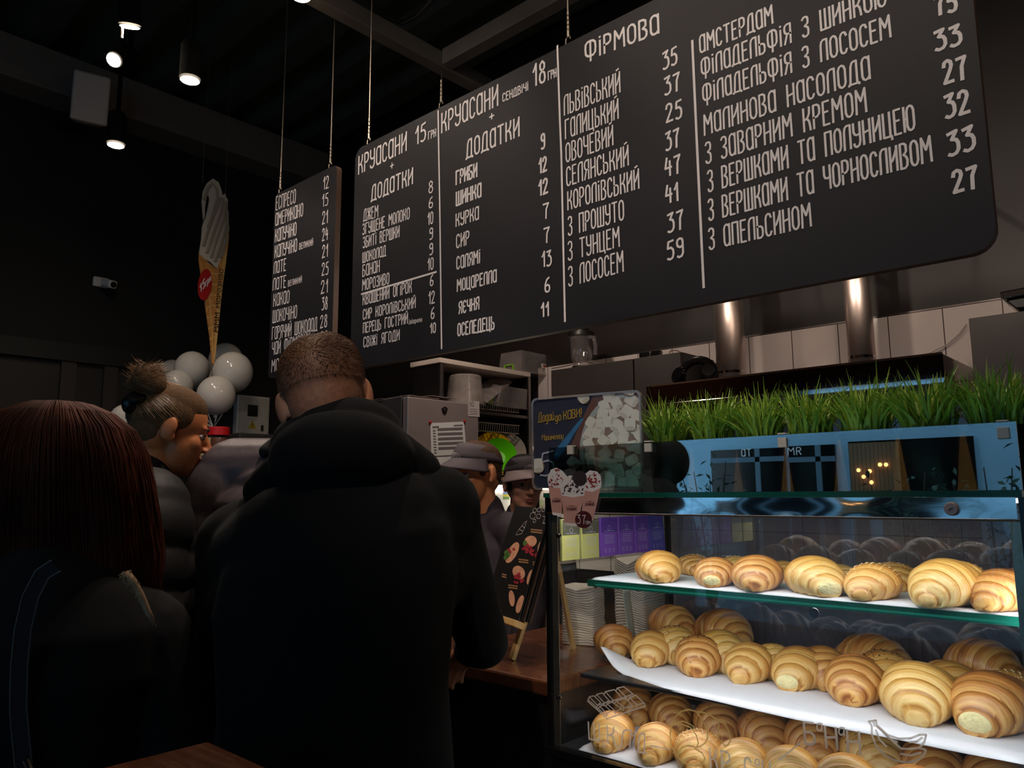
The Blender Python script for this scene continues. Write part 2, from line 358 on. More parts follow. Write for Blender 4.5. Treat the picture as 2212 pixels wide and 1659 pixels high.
# roof beams
node = at(955, 138, z=3.75)
def beam(n, a, b, wd, h): struct(MB().bar(a, b, wd, h).build(n, M_beam, smooth=0, bevel=.004))
beam('trim_3', (node.x, YF+.02, 3.75), (node.x, YB-.02, 3.75), .075, .09)
beam('trim_4', (node.x+.04, node.y, 3.76), (XR-.02, node.y, 3.76), .075, .09)
beam('trim_5', (XL+.13, YF+.02, 4.17), (XL+.13, YB-.02, 4.17), .26, .28)
beam('trim_6', (XL+.3, .1, 4.3), (XR-.02, .1, 4.3), .12, .12)
# dark door and panels in the left wall
dz = 2.425
dy1 = at(330, 768, x=XL).y
M_door = mat('dark_door_panel', (30, 27, 26), .5, var=.15, vscale=5)
dd = struct(MB().box2((XL+.002, -1.2, 0), (XL+.03, dy1-.06, dz-.12)).build('door_1', M_door, smooth=0))
f = MB(); f.box2((XL+.002, -1.26, dz-.12), (XL+.075, dy1, dz)); f.box2((XL+.002, dy1-.06, 0), (XL+.075, dy1, dz-.121))
f.build('door_frame', mat('door_frame_black', (12, 11, 11), .6), dd, smooth=0)
M_pil = mat('door_stile', (46, 38, 35), .5)
for u in (140, 232):
    y = at(u, 850, x=XL).y
    MB().box2((XL+.031, y-.05, 0), (XL+.06, y+.04, dz-.121)).build('stile', M_pil, dd, smooth=0)

# ------------------------------------------------------------------ pale blue shop front across the street (seen mirrored in the case)
M_facade = mat('blue_render', (150, 200, 226), .8, var=.05, vscale=2)
M_fwin = mat('dark_shop_glass', (10, 14, 18), .15)
YO = -6.2
def mir(u, y0=1.38):
    """where the mirror image at photo column u really stands on the far shop front"""
    x = at(u, 1000, y=y0).x; return x*(1+(y0-YO)/y0)
fac = thing('shop_building', (0, YO, 0), 'pale blue rendered building with dark shop windows across the street', 'building')
MB().box2((-13, YO-.3, 0), (9, YO, 7.5)).build('wall', M_facade, fac, smooth=0)
def zm(v, u=1900, y0=1.38):
    p = at(u, v, y=y0); return CAMH + (p.z-CAMH)*(1+(y0-YO)/y0)
M_curt = mat('slatted_curtain', (120, 96, 66), .7)
M_ffr = mat('shop_window_frame', (88, 122, 142), .5)
for (u0, u1, vt) in ((1538, 1697, 970), (1706, 1806, 962), (1836, 2108, 948)):
    x0, x1 = mir(u0), mir(u1); zt = zm(vt, (u0+u1)/2)
    wnd = MB().box2((x0, YO, .5), (x1, YO+.03, zt)).build('window', M_fwin, fac, smooth=0)
    if u0 == 1836:
        s_ = MB()
        for k in range(12):
            uu = 1842+k*9; x = mir(uu); s_.box2((x-.02, YO+.031, .6), (x+.02, YO+.045, zt-.02))
        s_.build('curtain', M_curt, wnd, smooth=0)
        for uu, vv in ((1858, 1016), (1868, 1030), (1882, 1018), (1905, 1004), (1918, 1004), (1884, 1042)):
            MB().ell((mir(uu), YO+.08, zm(vv, uu)), (.022, .02, .022), nu=10, nv=8).build('lamp', MATS.get('far_lamp') or emission('far_lamp', (1, .45, .15), 7), wnd)
    else:
        zz = zm(994 if u0 == 1706 else 996, u0); s_ = MB(); s_.box2((x0, YO+.031, zz-.03), (x1, YO+.05, zz+.03)); s_.box2(((x0*.35+x1*.65)-.03, YO+.031, .5), ((x0*.35+x1*.65)+.03, YO+.05, zt))
        s_.build('window_frame', M_ffr, wnd, smooth=0)
sg = MB()
for t, u0, v0, u1, h in (('АТ', 1607, 986, 1627, 15), ('МR', 1707, 983, 1735, 15)):
    a = V((mir(u0), YO+.06, zm(v0, u0))); b = V((mir(u1), YO+.06, zm(v0, u0))); letter_affine(sg, t, a, b, (0, 0, zm(v0-h, u0)-zm(v0, u0)), .011, (0, 1, 0))
sg.build('lettering', mat('white_sign_paint', (235, 240, 240), .6), fac, smooth=0)
# street bushes in front of it
random.seed(5)
M_leaf = mat('bush_leaf', (40, 74, 58), .6, var=.3, vscale=6); M_stem = mat('bush_stem', (52, 42, 34), .8)
for i, (u, n_, hgt) in enumerate(((1600, 260, 1.8), (1985, 300, 1.62), (2165, 300, 1.7))):
    x = mir(u); t = thing('bush', (x, YO+.9, 0), ('leafy street shrub outside the leftmost dark shop window', 'dark low street shrub outside the wide shop window', 'leafy street shrub against the pale blue wall')[i], 'shrub')
    s_ = MB(); lf = MB()
    for k in range(7):
        a = random.uniform(0, 6.28); p = V((x, YO+.9, 0)); q = p+V((math.cos(a)*.3, math.sin(a)*.15, hgt*random.uniform(.7, 1))); s_.tube([p, (p+q)/2+V((.04, 0, 0)), q], [.018, .012, .005], 5)
        for j in range(n_//9):
            c = p.lerp(q, random.uniform(.3, 1))+V((random.gauss(0, .16), random.gauss(0, .12), random.gauss(0, .1)))
            M = Euler((random.uniform(-1, 1), random.uniform(-1, 1), random.uniform(0, 6.3))).to_matrix()
            lf.poly([c+M @ V(q_) for q_ in ((-.05, 0, 0), (0, -.02, .01), (.05, 0, 0), (0, .02, .01))])
    s_.build('stem', M_stem, t); lf.build('foliage', M_leaf, t, smooth=0)

# ------------------------------------------------------------------ ceiling lamps
M_lens = emission('lamp_lens', (1.0, .82, .6), 60)
M_can = mat('black_can', (7, 7, 7), .9, spec=.1)
def lamp(name, p, label, d=(0, 0, -1), power=30, ceil=True, wall=False, angle=120, group='ceiling spotlights', r=.042, blend=.6):
    p = V(p); d = V(d).normalized(); t = thing(name, p, label, 'ceiling lamp', group)
    b = MB(); b.lathe(p - d*.012, [(r*.93, .0), (r*1.12, .0), (r*1.12, -.02), (r*1.12, -.16), (r*.8, -.18), (.012, -.185)], 24, d); b.build('housing', M_can, t)
    MB().lathe(p - d*.002, [(r*.98, 0), (r*.9, .002)], 24, d).build('lens', M_lens, t)
    top = p - d*.19
    if wall: MB().tube([top, (top.x, top.y, top.z+.02), (top.x, YB-.001, top.z+.02)], .012, 8).build('arm', M_blackpl, t)
    elif ceil: MB().tube([top, (top.x, top.y, ZC)], .012, 8).build('rod', M_can, t)
    l = light('lamp_light', 'SPOT', (p + d*.01) - p, power, WARM, parent=t, spot_size=R(angle), spot_blend=blend, shadow_soft_size=.04)
    l.rotation_euler = d.to_track_quat('-Z', 'Y').to_euler()
    return t
lamp('ceiling_spotlight', at(410, 175, z=3.3), 'downlight hanging highest to the right of the tilted spotlight', power=16)
lamp('ceiling_spotlight', at(250, 315, z=3.3), 'lowest downlight in the picture, below the tilted spotlight', power=16)
lamp('ceiling_spotlight', at(245, 130, z=3.5), 'tilted spotlight hanging beside a thin wire at top left', d=(.45, -.55, -.7), power=10, r=.034)
lamp('ceiling_spotlight', at(650, -6, z=3.6), 'downlight cut by the top edge above the small menu board', power=16)
for i, (x, y, z_, pw, d, an) in enumerate(((-2.5, .75, 3.6, 34, (-.15, .75, -.55), 92), (-1.5, .75, 3.6, 34, (0, .78, -.55), 92), (-.5, .75, 3.6, 30, (0, .78, -.55), 92), (.6, .8, 3.6, 20, (-.4, .7, -.55), 92), (-.62, 2.42, 2.50, 5.5, (0, 1, -.7), 105), (-1.35, 2.42, 2.50, 6, (0, 1, -.7), 105), (-2.3, 2.4, 2.8, 28, (-.25, .3, -.8), 140), (-.9, .3, 2.95, 26, (-1.2, 1.9, -1.45), 28), (-.35, -.6, 3.3, 78, (-.7, 2.05, -1.8), 30), (-1.7, 1.5, 3.4, 42, (-.28, -.62, -1.75), 46), (-3.4, 1.2, 3.5, 19, (-.3, .2, -1), 120), (-1.45, 1.3, 3.5, 36, (0, -.05, -1), 90))):  # unseen spots; several added only to brighten sign, faces, napkins and balloons
    lamp('ceiling_spotlight', (x, y, z_), 'ceiling spotlight outside the picture over the shop', d=d, power=pw, angle=an, wall=(z_ < 2.9))
# ------------------------------------------------------------------ menu boards
def rrect(x0, x1, z0, z1, r, y, n=6):
    pts = []
    for cx, cz, a0 in ((x1-r, z1-r, 0), (x0+r, z1-r, 90), (x0+r, z0+r, 180), (x1-r, z0+r, 270)):
        for k in range(n+1): a = R(a0+90*k/n); pts.append((cx+r*math.cos(a), y, cz+r*math.sin(a)))
    return pts
YBD = 2.0
TT = {'A': (750, 90, .217), '2': (560, 300, .31646), '3': (1160, 0, .4756), 'B': (1200, 0, .14467), 'D': (1880, 0, .14467)}
def bp(T, x, y):
    u0, v0, s = TT[T]; return at(u0+s*x, v0+s*y, y=YBD-.0012)
def bt(mb, T, text, xl, yl, xr, yr, h, w=.0062):
    a = bp(T, xl, yl); b = bp(T, xr, yr); c = bp(T, xl, yl-h)
    hgt = c.z-a.z; e = (b-a).normalized()*w*.5; z_ = V((0, 0, w*.55))
    letter_affine(mb, text, a+e+z_, b-e+z_, V((0, 0, max(hgt*.6, hgt-w*1.1))), w, (0, -1, 0))
def board(name, x0, x1, z0, z1, label, r):
    t = thing(name, ((x0+x1)/2, YBD, z0), label, 'menu board')
    p = MB(); pts = rrect(x0, x1, z0, z1, r, YBD)
    n = len(pts); a = [p.vert(q) for q in pts]; b = [p.vert((q[0], q[1]+.028, q[2])) for q in pts]
    p.face(a); p.m = 1
    p.face(b[::-1])
    for i in range(n): k = (i+1) % n; p.face((a[k], a[i], b[i], b[k]))
    p.build('panel', [M_board, M_bedge], t, smooth=30)
    return t
zt, zb = 2.999, 1.966
bx0, bx1 = at(762, 560, y=YBD).x, at(2150, 480, y=YBD).x
big = board('menu_board', bx0, bx1, zb, zt, 'huge black menu board with four columns of white lettering above the pastry case', .055)
def col(nm, rows, w=.0062):
    m = MB()
    for r_ in rows: bt(m, *r_, w=(.0026 if r_[1] == 'Jalapeno' else .0045 if r_[1] in ('ГРН', 'СЕНДВІЧІ') else .008 if r_[-1] > 140 and r_[0] in 'AB' else w))
    m.build(nm, M_chalk, big, smooth=0)
col('lettering', [('A', 'КРУАСАНИ', 108, 1330, 592, 1090, 190), ('A', '15', 675, 1038, 785, 985, 190), ('A', 'ГРН', 805, 980, 885, 945, 85), ('A', '+', 425, 1284, 465, 1262, 78), ('A', 'ДОДАТКИ', 236, 1596, 655, 1420, 165),
 ('2', 'ДЖЕМ', 710, 565, 812, 535, 85), ('2', 'ЗГУЩЕНЕ МОЛОКО', 703, 660, 1027, 548, 80), ('2', 'ЗБИТІ ВЕРШКИ', 706, 750, 957, 672, 80), ('2', 'ШОКОЛАД', 703, 850, 865, 800, 75), ('2', 'БАНАН', 703, 945, 822, 910, 85), ('2', 'МОРОЗИВО', 702, 1040, 888, 992, 80),
 ('2', 'КВАШЕНИЙ ОГІРОК', 705, 1138, 1042, 1050, 80), ('2', 'СИР КОРОЛІВСЬКИЙ', 706, 1238, 1068, 1155, 75), ('2', 'ПЕРЕЦЬ ГОСТРИЙ', 707, 1330, 1015, 1262, 75), ('2', 'Jalapeno', 1018, 1268, 1112, 1248, 36), ('2', 'СВІЖІ ЯГОДИ', 710, 1427, 958, 1375, 75)], w=.0052)
col('price_lettering', [('2', '8', 1155, 378, 1187, 366, 88), ('2', '6', 1156, 480, 1187, 470, 82), ('2', '10', 1148, 592, 1188, 580, 88), ('2', '9', 1160, 695, 1187, 685, 85), ('2', '9', 1160, 800, 1187, 790, 85), ('2', '10', 1148, 903, 1190, 893, 88), ('2', '6', 1164, 1010, 1190, 1003, 82), ('2', '12', 1154, 1132, 1200, 1125, 92), ('2', '6', 1170, 1235, 1197, 1228, 85), ('2', '10', 1164, 1332, 1206, 1325, 75)], w=.0055)
col('lettering', [('A', 'КРУАСАНИ', 935, 920, 1505, 640, 210), ('A', 'СЕНДВІЧІ', 1545, 605, 1805, 485, 90), ('A', '18', 1845, 458, 1978, 405, 235), ('A', 'ГРН', 1997, 390, 2085, 352, 95), ('A', '+', 1412, 795, 1465, 770, 80), ('A', 'ДОДАТКИ', 1182, 1174, 1718, 945, 195),
 ('A', 'ГРИБИ', 1078, 1435, 1297, 1350, 150), ('A', 'ШИНКА', 1080, 1645, 1338, 1550, 152), ('2', 'КУРКА', 1340, 605, 1500, 552, 95), ('2', 'СИР', 1343, 752, 1435, 722, 100), ('2', 'САЛЯМІ', 1345, 897, 1510, 850, 95), ('2', 'МОЦАРЕЛЛА', 1348, 1048, 1622, 980, 90), ('2', 'ЯЄЧНЯ', 1360, 1200, 1503, 1165, 90), ('2', 'ОСЕЛЕДЕЦЬ', 1352, 1352, 1607, 1303, 95)])
col('price_lettering', [('A', '9', 1925, 1085, 1975, 1068, 170), ('A', '12', 1905, 1325, 1995, 1292, 165), ('A', '12', 1902, 1547, 2005, 1512, 170), ('2', '7', 1935, 552, 1980, 545, 115), ('2', '7', 1940, 717, 1985, 710, 115), ('2', '13', 1928, 880, 1998, 868, 115), ('2', '6', 1947, 1055, 1988, 1048, 112), ('2', '11', 1922, 1222, 1980, 1212, 105)], w=.0065)
col('lettering', [('B', 'ФІРМОВА', 435, 925, 1555, 505, 300), ('3', 'ЛЬВІВСЬКИЙ', 122, 528, 380, 420, 95), ('3', 'ГАЛИЦЬКИЙ', 127, 635, 372, 540, 92), ('3', 'ОВОЧЕВИЙ', 130, 742, 348, 660, 92), ('3', 'СЕЛЯНСЬКИЙ', 133, 850, 418, 752, 92), ('3', 'КОРОЛІВСЬКИЙ', 138, 958, 466, 858, 90), ('3', 'З ПРОШУТО', 140, 1075, 397, 1000, 92), ('3', 'З ТУНЦЕМ', 140, 1188, 377, 1122, 92), ('3', 'З ЛОСОСЕМ', 142, 1305, 395, 1235, 95)], w=.0055)
col('price_lettering', [('3', '35', 570, 322, 640, 292, 88), ('3', '37', 578, 438, 652, 412, 90), ('3', '25', 585, 562, 662, 538, 92), ('3', '37', 583, 690, 650, 668, 92), ('3', '47', 580, 808, 655, 788, 92), ('3', '41', 583, 930, 645, 914, 90), ('3', '37', 592, 1062, 668, 1042, 95), ('3', '59', 590, 1188, 670, 1168, 95)], w=.007)
col('lettering', [('3', 'АМСТЕРДАМ', 738, 247, 1075, 108, 88), ('3', 'ФІЛАДЕЛЬФІЯ З ШИНКОЮ', 745, 358, 1590, 26, 92), ('3', 'ФІЛАДЕЛЬФІЯ З ЛОСОСЕМ', 752, 478, 1612, 170, 95), ('3', 'МАЛИНОВА НАСОЛОДА', 758, 620, 1518, 360, 100), ('3', 'З ЗАВАРНИМ КРЕМОМ', 765, 750, 1502, 510, 105), ('3', 'З ВЕРШКАМИ ТА ПОЛУНИЦЕЮ', 775, 878, 1722, 590, 105), ('3', 'З ВЕРШКАМИ ТА ЧОРНОСЛИВОМ', 778, 1008, 1800, 735, 105), ('3', 'З АПЕЛЬСИНОМ', 780, 1140, 1250, 1030, 105)], w=.0058)
m = MB()
for r_ in (('D', '75', 960, 262, 1320, 175, 330), ('D', '33', 958, 785, 1388, 672, 345), ('D', '27', 1090, 1280, 1470, 1190, 390), ('3', '32', 1852, 545, 1975, 515, 120), ('3', '33', 1865, 718, 1998, 680, 122), ('3', '27', 1888, 885, 2010, 858, 115)): bt(m, *r_, w=.0085)
m.build('price_lettering', M_chalk, big, smooth=0)
for pts in ([('A', 905, 690), ('A', 912, 1100), ('A', 922, 1659), ('2', 1245, 1430)], [('A', 2092, 42), ('A', 2118, 800), ('2', 2062, 100), ('2', 2087, 1245)], [('3', 705, 185), ('3', 722, 560), ('3', 757, 1305)], [('2', 697, 1060), ('2', 1208, 908)]):
    m = MB(); ribbon(m, [bp(*p) for p in pts], .008, (0, -1, 0)); m.build('divider_line', M_chalk, big, smooth=0)
sx0, sx1 = -3.49, at(728, 358, y=YBD).x
small = board('menu_board', sx0, sx1, 2.0, 2.975, 'narrow black menu board of coffee drinks hanging left of the huge one', .03)
m = MB(); pm = MB()
for r_ in (('ЕСПРЕСО', 112, 490, 248, 438, 95), ('АМЕРИКАНО', 108, 598, 298, 528, 90), ('КАПУЧІНО', 106, 710, 252, 660, 92), ('КАПУЧІНО', 104, 818, 257, 770, 90), ('ЛАТЕ', 98, 925, 182, 900, 85), ('ЛАТЕ', 92, 1038, 182, 1015, 85), ('КАКАО', 95, 1148, 205, 1122, 90), ('ШОКОЧІНО', 90, 1260, 257, 1225, 90), ('ГАРЯЧИЙ ШОКОЛАД', 85, 1375, 395, 1310, 90), ('ЧАЙ ФІРМОВИЙ', 85, 1480, 345, 1415, 92), ('МОЛОКО', 82, 1597, 235, 1555, 88)): bt(m, '2', *r_, w=.0052)
for r_ in (('ВЕЛИКИЙ', 272, 758, 367, 727, 45), ('ВЕЛИКИЙ', 195, 1010, 290, 980, 42)): bt(m, '2', *r_, w=.003)
for r_ in (('12', 435, 350, 475, 338, 90), ('15', 428, 468, 470, 455, 90), ('21', 428, 588, 468, 575, 92), ('24', 428, 702, 470, 690, 90), ('21', 428, 818, 468, 805, 92), ('25', 425, 938, 472, 928, 92), ('21', 420, 1062, 468, 1050, 95), ('38', 425, 1172, 466, 1165, 92), ('28', 415, 1297, 463, 1285, 92), ('21', 415, 1405, 460, 1395, 90)): bt(pm, '2', *r_, w=.0055)
m.build('lettering', M_chalk, small, smooth=0); pm.build('price_lettering', M_chalk, small, smooth=0)
# wires and hooks that carry the boards
def hang(u, v, label, end=None):
    p = at(u, v, y=YBD+.014); zt_ = zt if u > 740 else 2.975; p.z = zt_
    end = V(end) if end is not None else V((p.x, p.y, ZC+.01)); t = thing('hanging_wire', end, label, 'wire', 'steel wires carrying the menu boards')
    MB().tube([(p.x, p.y, zt_+.07), end], .0035, 6).build('cable', M_wire, t)
    k = MB(); k.tube([(p.x, p.y, zt_-.005), (p.x-.012, p.y, zt_+.012), (p.x-.01, p.y, zt_+.03), (p.x+.006, p.y, zt_+.034), (p.x+.01, p.y, zt_+.022)], .003, 6)
    k.tube([(p.x, p.y, zt_+.032), (p.x, p.y, zt_+.13)], [.006, .0045], 6)
    for i in range(4): k.lathe((p.x, p.y, zt_+.06+i*.018), [(.004, -.003), (.0075, 0), (.004, .003)], 8)
    k.build('hook', M_wire, t)
hang(606, 400, 'thin wire holding the left corner of the narrow menu board')
hang(714, 352, 'thin wire holding the right corner of the narrow menu board')
hang(797, 310, 'thin wire holding the left end of the huge menu board')
hang(953, 240, 'thin wire under the beam crossing behind the huge menu board', node-V((0, 0, .04)))
hang(1228, 95, 'faint wire above the heading of the third menu column')
p = at(265, 60, z=3.5)
tag(MB().tube([(p.x, p.y, 3.45), (p.x, p.y, ZC)], .006, 6).build('hanging_wire', M_wire), 'thin wire hanging beside the tilted spotlight', 'wire')
q0, q1, q2 = at(790, 0, z=3.95), at(870, 50, z=3.9), at(935, 0, z=3.95)
tag(MB().tube([q0+V((0, 0, .4)), q0, (q0+q1)/2-V((0, 0, .02)), q1, (q1+q2)/2-V((0, 0, .02)), q2, q2+V((0, 0, .4))], .014, 8).build('cable_loop', M_blackpl), 'dark cable sagging under the ceiling above the menu board', 'cable')
# ------------------------------------------------------------------ counter
CX1 = -1.155
ct = thing('service_counter', (-2.6, 1.55, 0), 'varnished brown wooden service counter with a black front left of the pastry case', 'counter')
MB().prism([(-4.15, 1.385, .965), (CX1, 1.385, .965), (CX1, 2.0, .965), (-1.62, 2.0, .965), (-1.62, 1.76, .965), (-4.15, 1.76, .965)], (0, 0, .035)).build('worktop', M_wood, ct, smooth=0, bevel=.006)
MB().prism([(-4.13, 1.41, 0), (CX1-.01, 1.41, 0), (CX1-.01, 1.98, 0), (-1.64, 1.98, 0), (-1.64, 1.74, 0), (-4.13, 1.74, 0)], (0, 0, .964)).build('base', M_blackpl, ct, smooth=0)

# ------------------------------------------------------------------ pastry case
xl, xr, yf, yk, zb0, ztop = -1.14, -.222, 1.38, 1.90, .862, 1.42
M_clear = glass('case_glass', (.97, .985, .98), .005)
M_front = glass('front_glass', (.97, .985, .98), .012, haze=.015)
M_guard = glass('guard_glass', (.62, .74, .76), .30)
M_gtop = glass('top_glass', (.55, .78, .70), .10)
M_back = glass('back_glass', (.55, .55, .58), .14, haze=.2, hazecol=(.5, .5, .66))  # violet haze paints a bluish reflection into the back pane
M_gedge = mat('green_glass_edge', (16, 92, 74), .15, trans=.3)
M_hdr = mat('mirror_header', (214, 224, 228), .05, metal=1)
case = thing('pastry_case', ((xl+xr)/2, (yf+yk)/2, 0), 'glass pastry display case full of croissants on the right', 'display case')
MB().box2((xl-.005, yf-.005, 0), (xr+.005, yk, zb0-.012)).build('base', M_blackgl, case, smooth=0, bevel=.004)
fr = MB(); fr.box2((xl-.012, yf-.014, zb0-.011), (xr+.012, yf+.012, zb0+.006)); fr.box2((xl-.012, yf+.012, zb0-.011), (xl+.01, yk, zb0+.006)); fr.box2((xr-.01, yf+.012, zb0-.011), (xr+.012, yk, zb0+.006))
fr.build('bottom_frame', M_blackgl, case, smooth=0, bevel=.002)
MB().box2((xl, yf-.003, zb0+.007), (xr, yf+.003, 1.376)).build('front_glass', M_front, case, smooth=0)
MB().box2((xl-.004, yf+.0075, zb0+.007), (xl+.002, yk-.01, 1.409)).build('side_glass', M_clear, case, smooth=0)
MB().box2((xr-.002, yf+.004, zb0+.007), (xr+.004, yk-.01, 1.409)).build('side_glass', M_clear, case, smooth=0)
MB().box2((xl+.01, yk-.008, zb0+.007), (xr-.01, yk-.002, 1.409)).build('back_glass', M_back, case, smooth=0)
MB().box2((xl-.006, yf-.0154, 1.411), (xr+.006, yk+.01, 1.4195)).build('top_glass', M_gtop, case, smooth=0)
MB().box2((xl-.006, yf-.0175, 1.4100), (xr+.006, yf-.0155, 1.42)).build('top_glass_edge', M_gedge, case, smooth=0)
hm = MB()
def hdr(u, v):
    x = xl+.004+(xr-xl-.008)*u; q = max(0, u-.45)/.55
    return (x, yf-.0155+.0075*q*q+.0006*math.sin(u*23)*math.sin(v*3.1), 1.377+.0325*v)
hm.grid(hdr, 80, 6); hm.build('header', M_hdr, case, smooth=180)
MB().box2((xl+.004, yf-.0160, 1.3735), (xr-.004, yf-.003, 1.3768)).build('header_trim', mat('copper_trim', (120, 84, 60), .3, metal=.8), case, smooth=0)
gp = MB().box2((xl-.006, yf+.004, 1.4205), (xr+.004, yf+.009, 1.5245)).build('guard_glass', M_guard, case, smooth=0)
for u, v in ((1232, 972), (1400, 966), (1690, 955), (2167, 934)):
    p = at(u, v, y=yf+.002); k = MB(); k.box2((p.x-.008, yf-.001, p.z-.010), (p.x+.008, yf+.0038, p.z+.008)); k.box2((p.x-.008, yf-.001, 1.5246), (p.x+.008, yf+.013, 1.5275)); k.build('clip', mat('clip_plastic', (196, 188, 176), .4), case, smooth=0, bevel=.001)
kp = at(2057, 1099, y=yf-.010)
MB().lathe(kp, [(.0105, 0), (.0105, .007), (.009, .0095)], 24, (0, -1, 0)).build('lock', mat('lock_face', (196, 160, 150), .35), case)
MB().box((kp.x, kp.y-.0098, kp.z), (.008, .0012, .0015), Euler((0, R(-30), 0)).to_matrix()).build('keyhole', mat('keyhole_dark', (50, 40, 38), .5), case, smooth=0)
for nm, x, m_ in (('post', xl-.004, M_blackgl), ('post', xr+.004, M_blackgl)):
    MB().box2((x-.005, yf-.008, zb0+.006), (x+.004, yf+.004, 1.41)).build(nm, m_, case, smooth=0)
    MB().box2((x-.006, yk-.01, zb0+.006), (x+.006, yk+.004, 1.41)).build(nm, M_blackgl, case, smooth=0)
M_cstrip = mat('satin_corner_strip', (150, 138, 118), .3, metal=.85, var=.25, vscale=14)
for x_ in (xl-.003, xr-.017): MB().box2((x_, yf+.0042, zb0+.007), (x_+.020, yf+.0062, 1.376)).build('corner_strip', M_cstrip, case, smooth=0)
for v in (1157, 1505):
    p = at(1208, v, y=yf-.003); MB().lathe(p, [(.0065, 0), (.0065, .003), (.003, .006)], 14, (0, -1, 0)).build('bolt', M_chrome, case)
# shelves
SZ1, SZ2, SZ3 = 1.226, 1.012, zb0+.008
sh = MB().box2((-1.075, 1.432, SZ1-.008), (xr-.012, 1.87, SZ1)).build('shelf', M_gtop, case, smooth=0)
MB().box2((-1.075, 1.4295, SZ1-.0145), (xr-.012, 1.4325, SZ1+.0002)).build('shelf_edge', M_gedge, sh, smooth=0)
for x in (-1.066, xr-.03):
    MB().prism([(x, 1.435, SZ1-.009), (x, 1.86, SZ1-.009), (x, 1.86, SZ1-.055), (x, 1.445, SZ1-.02)], (.008, 0, 0)).build('bracket', M_steeld, case, smooth=0)
bs = at(1758, 1313, y=1.44); MB().lathe((bs.x, 1.442, SZ1-.026), [(.009, 0), (.009, .003)], 18, (0, -1, 0)).build('bracket_cap', M_blackpl, case)
MB().box2((xl+.02, 1.455, SZ2-.010), (xr-.012, 1.885, SZ2)).build('shelf', mat('dark_tray', (30, 29, 31), .3), case, smooth=0, bevel=.003)
MB().box2((xl+.004, yf+.006, SZ3-.014), (xr-.004, yk-.012, SZ3-.002)).build('shelf', mat('dark_tray', (30, 29, 31), .3), case, smooth=0)
M_led = emission('led', (.85, .92, 1.0), 10)
MB().tube([(xl+.03, yf+.008, 1.395), (xr-.03, yf+.008, 1.395)], .004, 8).build('led_strip', M_led, case)
MB().tube([(xl+.08, 1.441, SZ1-.0105), (xr-.03, 1.441, SZ1-.0105)], .0022, 8).build('led_strip', M_led, case)  # unseen strip added under the top shelf to brighten the middle row
light('case_light', 'AREA', ((xl+xr)/2, yf+.014, 1.389), 1.05, COOL, target=((xl+xr)/2, yf+.09, 1.15), shape='RECTANGLE', size=.85, size_y=.012)
light('case_light', 'AREA', ((xl+xr)/2-.02, 1.452, SZ1-.0095), 1.15, COOL, target=((xl+xr)/2-.02, 1.50, .9), shape='RECTANGLE', size=.8, size_y=.010)
light('case_light', 'AREA', ((xl+xr)/2-.02, 1.485, SZ2-.0115), .4, COOL, target=((xl+xr)/2-.02, 1.52, .7), shape='RECTANGLE', size=.8, size_y=.010)  # unseen area light added below the middle shelf, no strip there

for x_, s_ in ((xr-.010, -.25),):
    MB().box2((x_-.002, yf+.0065, 1.0), (x_+.002, yf+.0085, 1.36)).build('led_strip', M_led, case, smooth=0)
    light('case_light', 'AREA', (x_, yf+.011, 1.18), .8 if s_ > 0 else .4, COOL, target=(x_+s_*.3, yf+.4, 1.10), shape='RECTANGLE', size=.008, size_y=.34)

# printed drawings and words on the front glass
def decal(name, rgb):
    m = bpy.data.materials.new(name); m.use_nodes = True; nt = m.node_tree; N = nt.nodes; L = nt.links; N.clear(); c = (*lin(rgb), 1)
    d = N.new('ShaderNodeBsdfDiffuse'); t = N.new('ShaderNodeBsdfTranslucent'); tr = N.new('ShaderNodeBsdfTransparent'); d.inputs[0].default_value = c; t.inputs[0].default_value = c
    x1 = N.new('ShaderNodeMixShader'); x1.inputs[0].default_value = .75; x2 = N.new('ShaderNodeMixShader'); x2.inputs[0].default_value = .22; o = N.new('ShaderNodeOutputMaterial')
    L.new(d.outputs[0], x1.inputs[1]); L.new(t.outputs[0], x1.inputs[2]); L.new(x1.outputs[0], x2.inputs[1]); L.new(tr.outputs[0], x2.inputs[2]); L.new(x2.outputs[0], o.inputs[0]); return m
M_dec = decal('grey_decal', (226, 218, 212)); M_decg = decal('gold_decal', (226, 196, 128))
def dpt(T, x, y):
    u0, v0, s = {'a': (1240, 1470, .16275), 'b': (1180, 1390, .2351), 'c': (1660, 1390, .24955)}[T]; return at(u0+s*x, v0+s*y, y=yf-.0038)
def dline(m, T, pts, w=.0016): ribbon(m, [dpt(T, *p) for p in pts], w*1.35, (0, -1, 0))
def dlet(m, T, ch, bl, br, tl, w=.0021):
    a = dpt(T, *bl); letter_affine(m, ch, a, dpt(T, *br), dpt(T, *tl)-a, w*1.35, (0, -1, 0))
m = MB()
for q in (((205, 215), (265, 203), (355, 290), (310, 330)), ((300, 185), (375, 165), (465, 265), (405, 300)), ((415, 150), (535, 120), (640, 235), (525, 265)), ((575, 100), (660, 82), (785, 180), (690, 215)),
          ((340, 345), (395, 320), (490, 405), (440, 440)), ((440, 310), (510, 285), (630, 375), (555, 410)), ((560, 270), (690, 235), (780, 345), (665, 360)), ((735, 225), (820, 195), (930, 300), (835, 320))):
    dline(m, 'a', list(q)+[q[0]])
    dline(m, 'a', [q[3], (q[3][0]-8, q[3][1]+38)]); dline(m, 'a', [q[0], (q[0][0]-18, q[0][1]+30)])
dline(m, 'a', [(205, 215), (180, 275), (440, 505), (945, 340), (930, 300)], .002); dline(m, 'a', [(310, 330), (405, 300), (525, 265), (690, 215), (785, 180)]); dline(m, 'a', [(200, 265), (430, 470), (440, 440)])
m.build('chocolate_decal', M_dec, case, smooth=0)
m = MB()
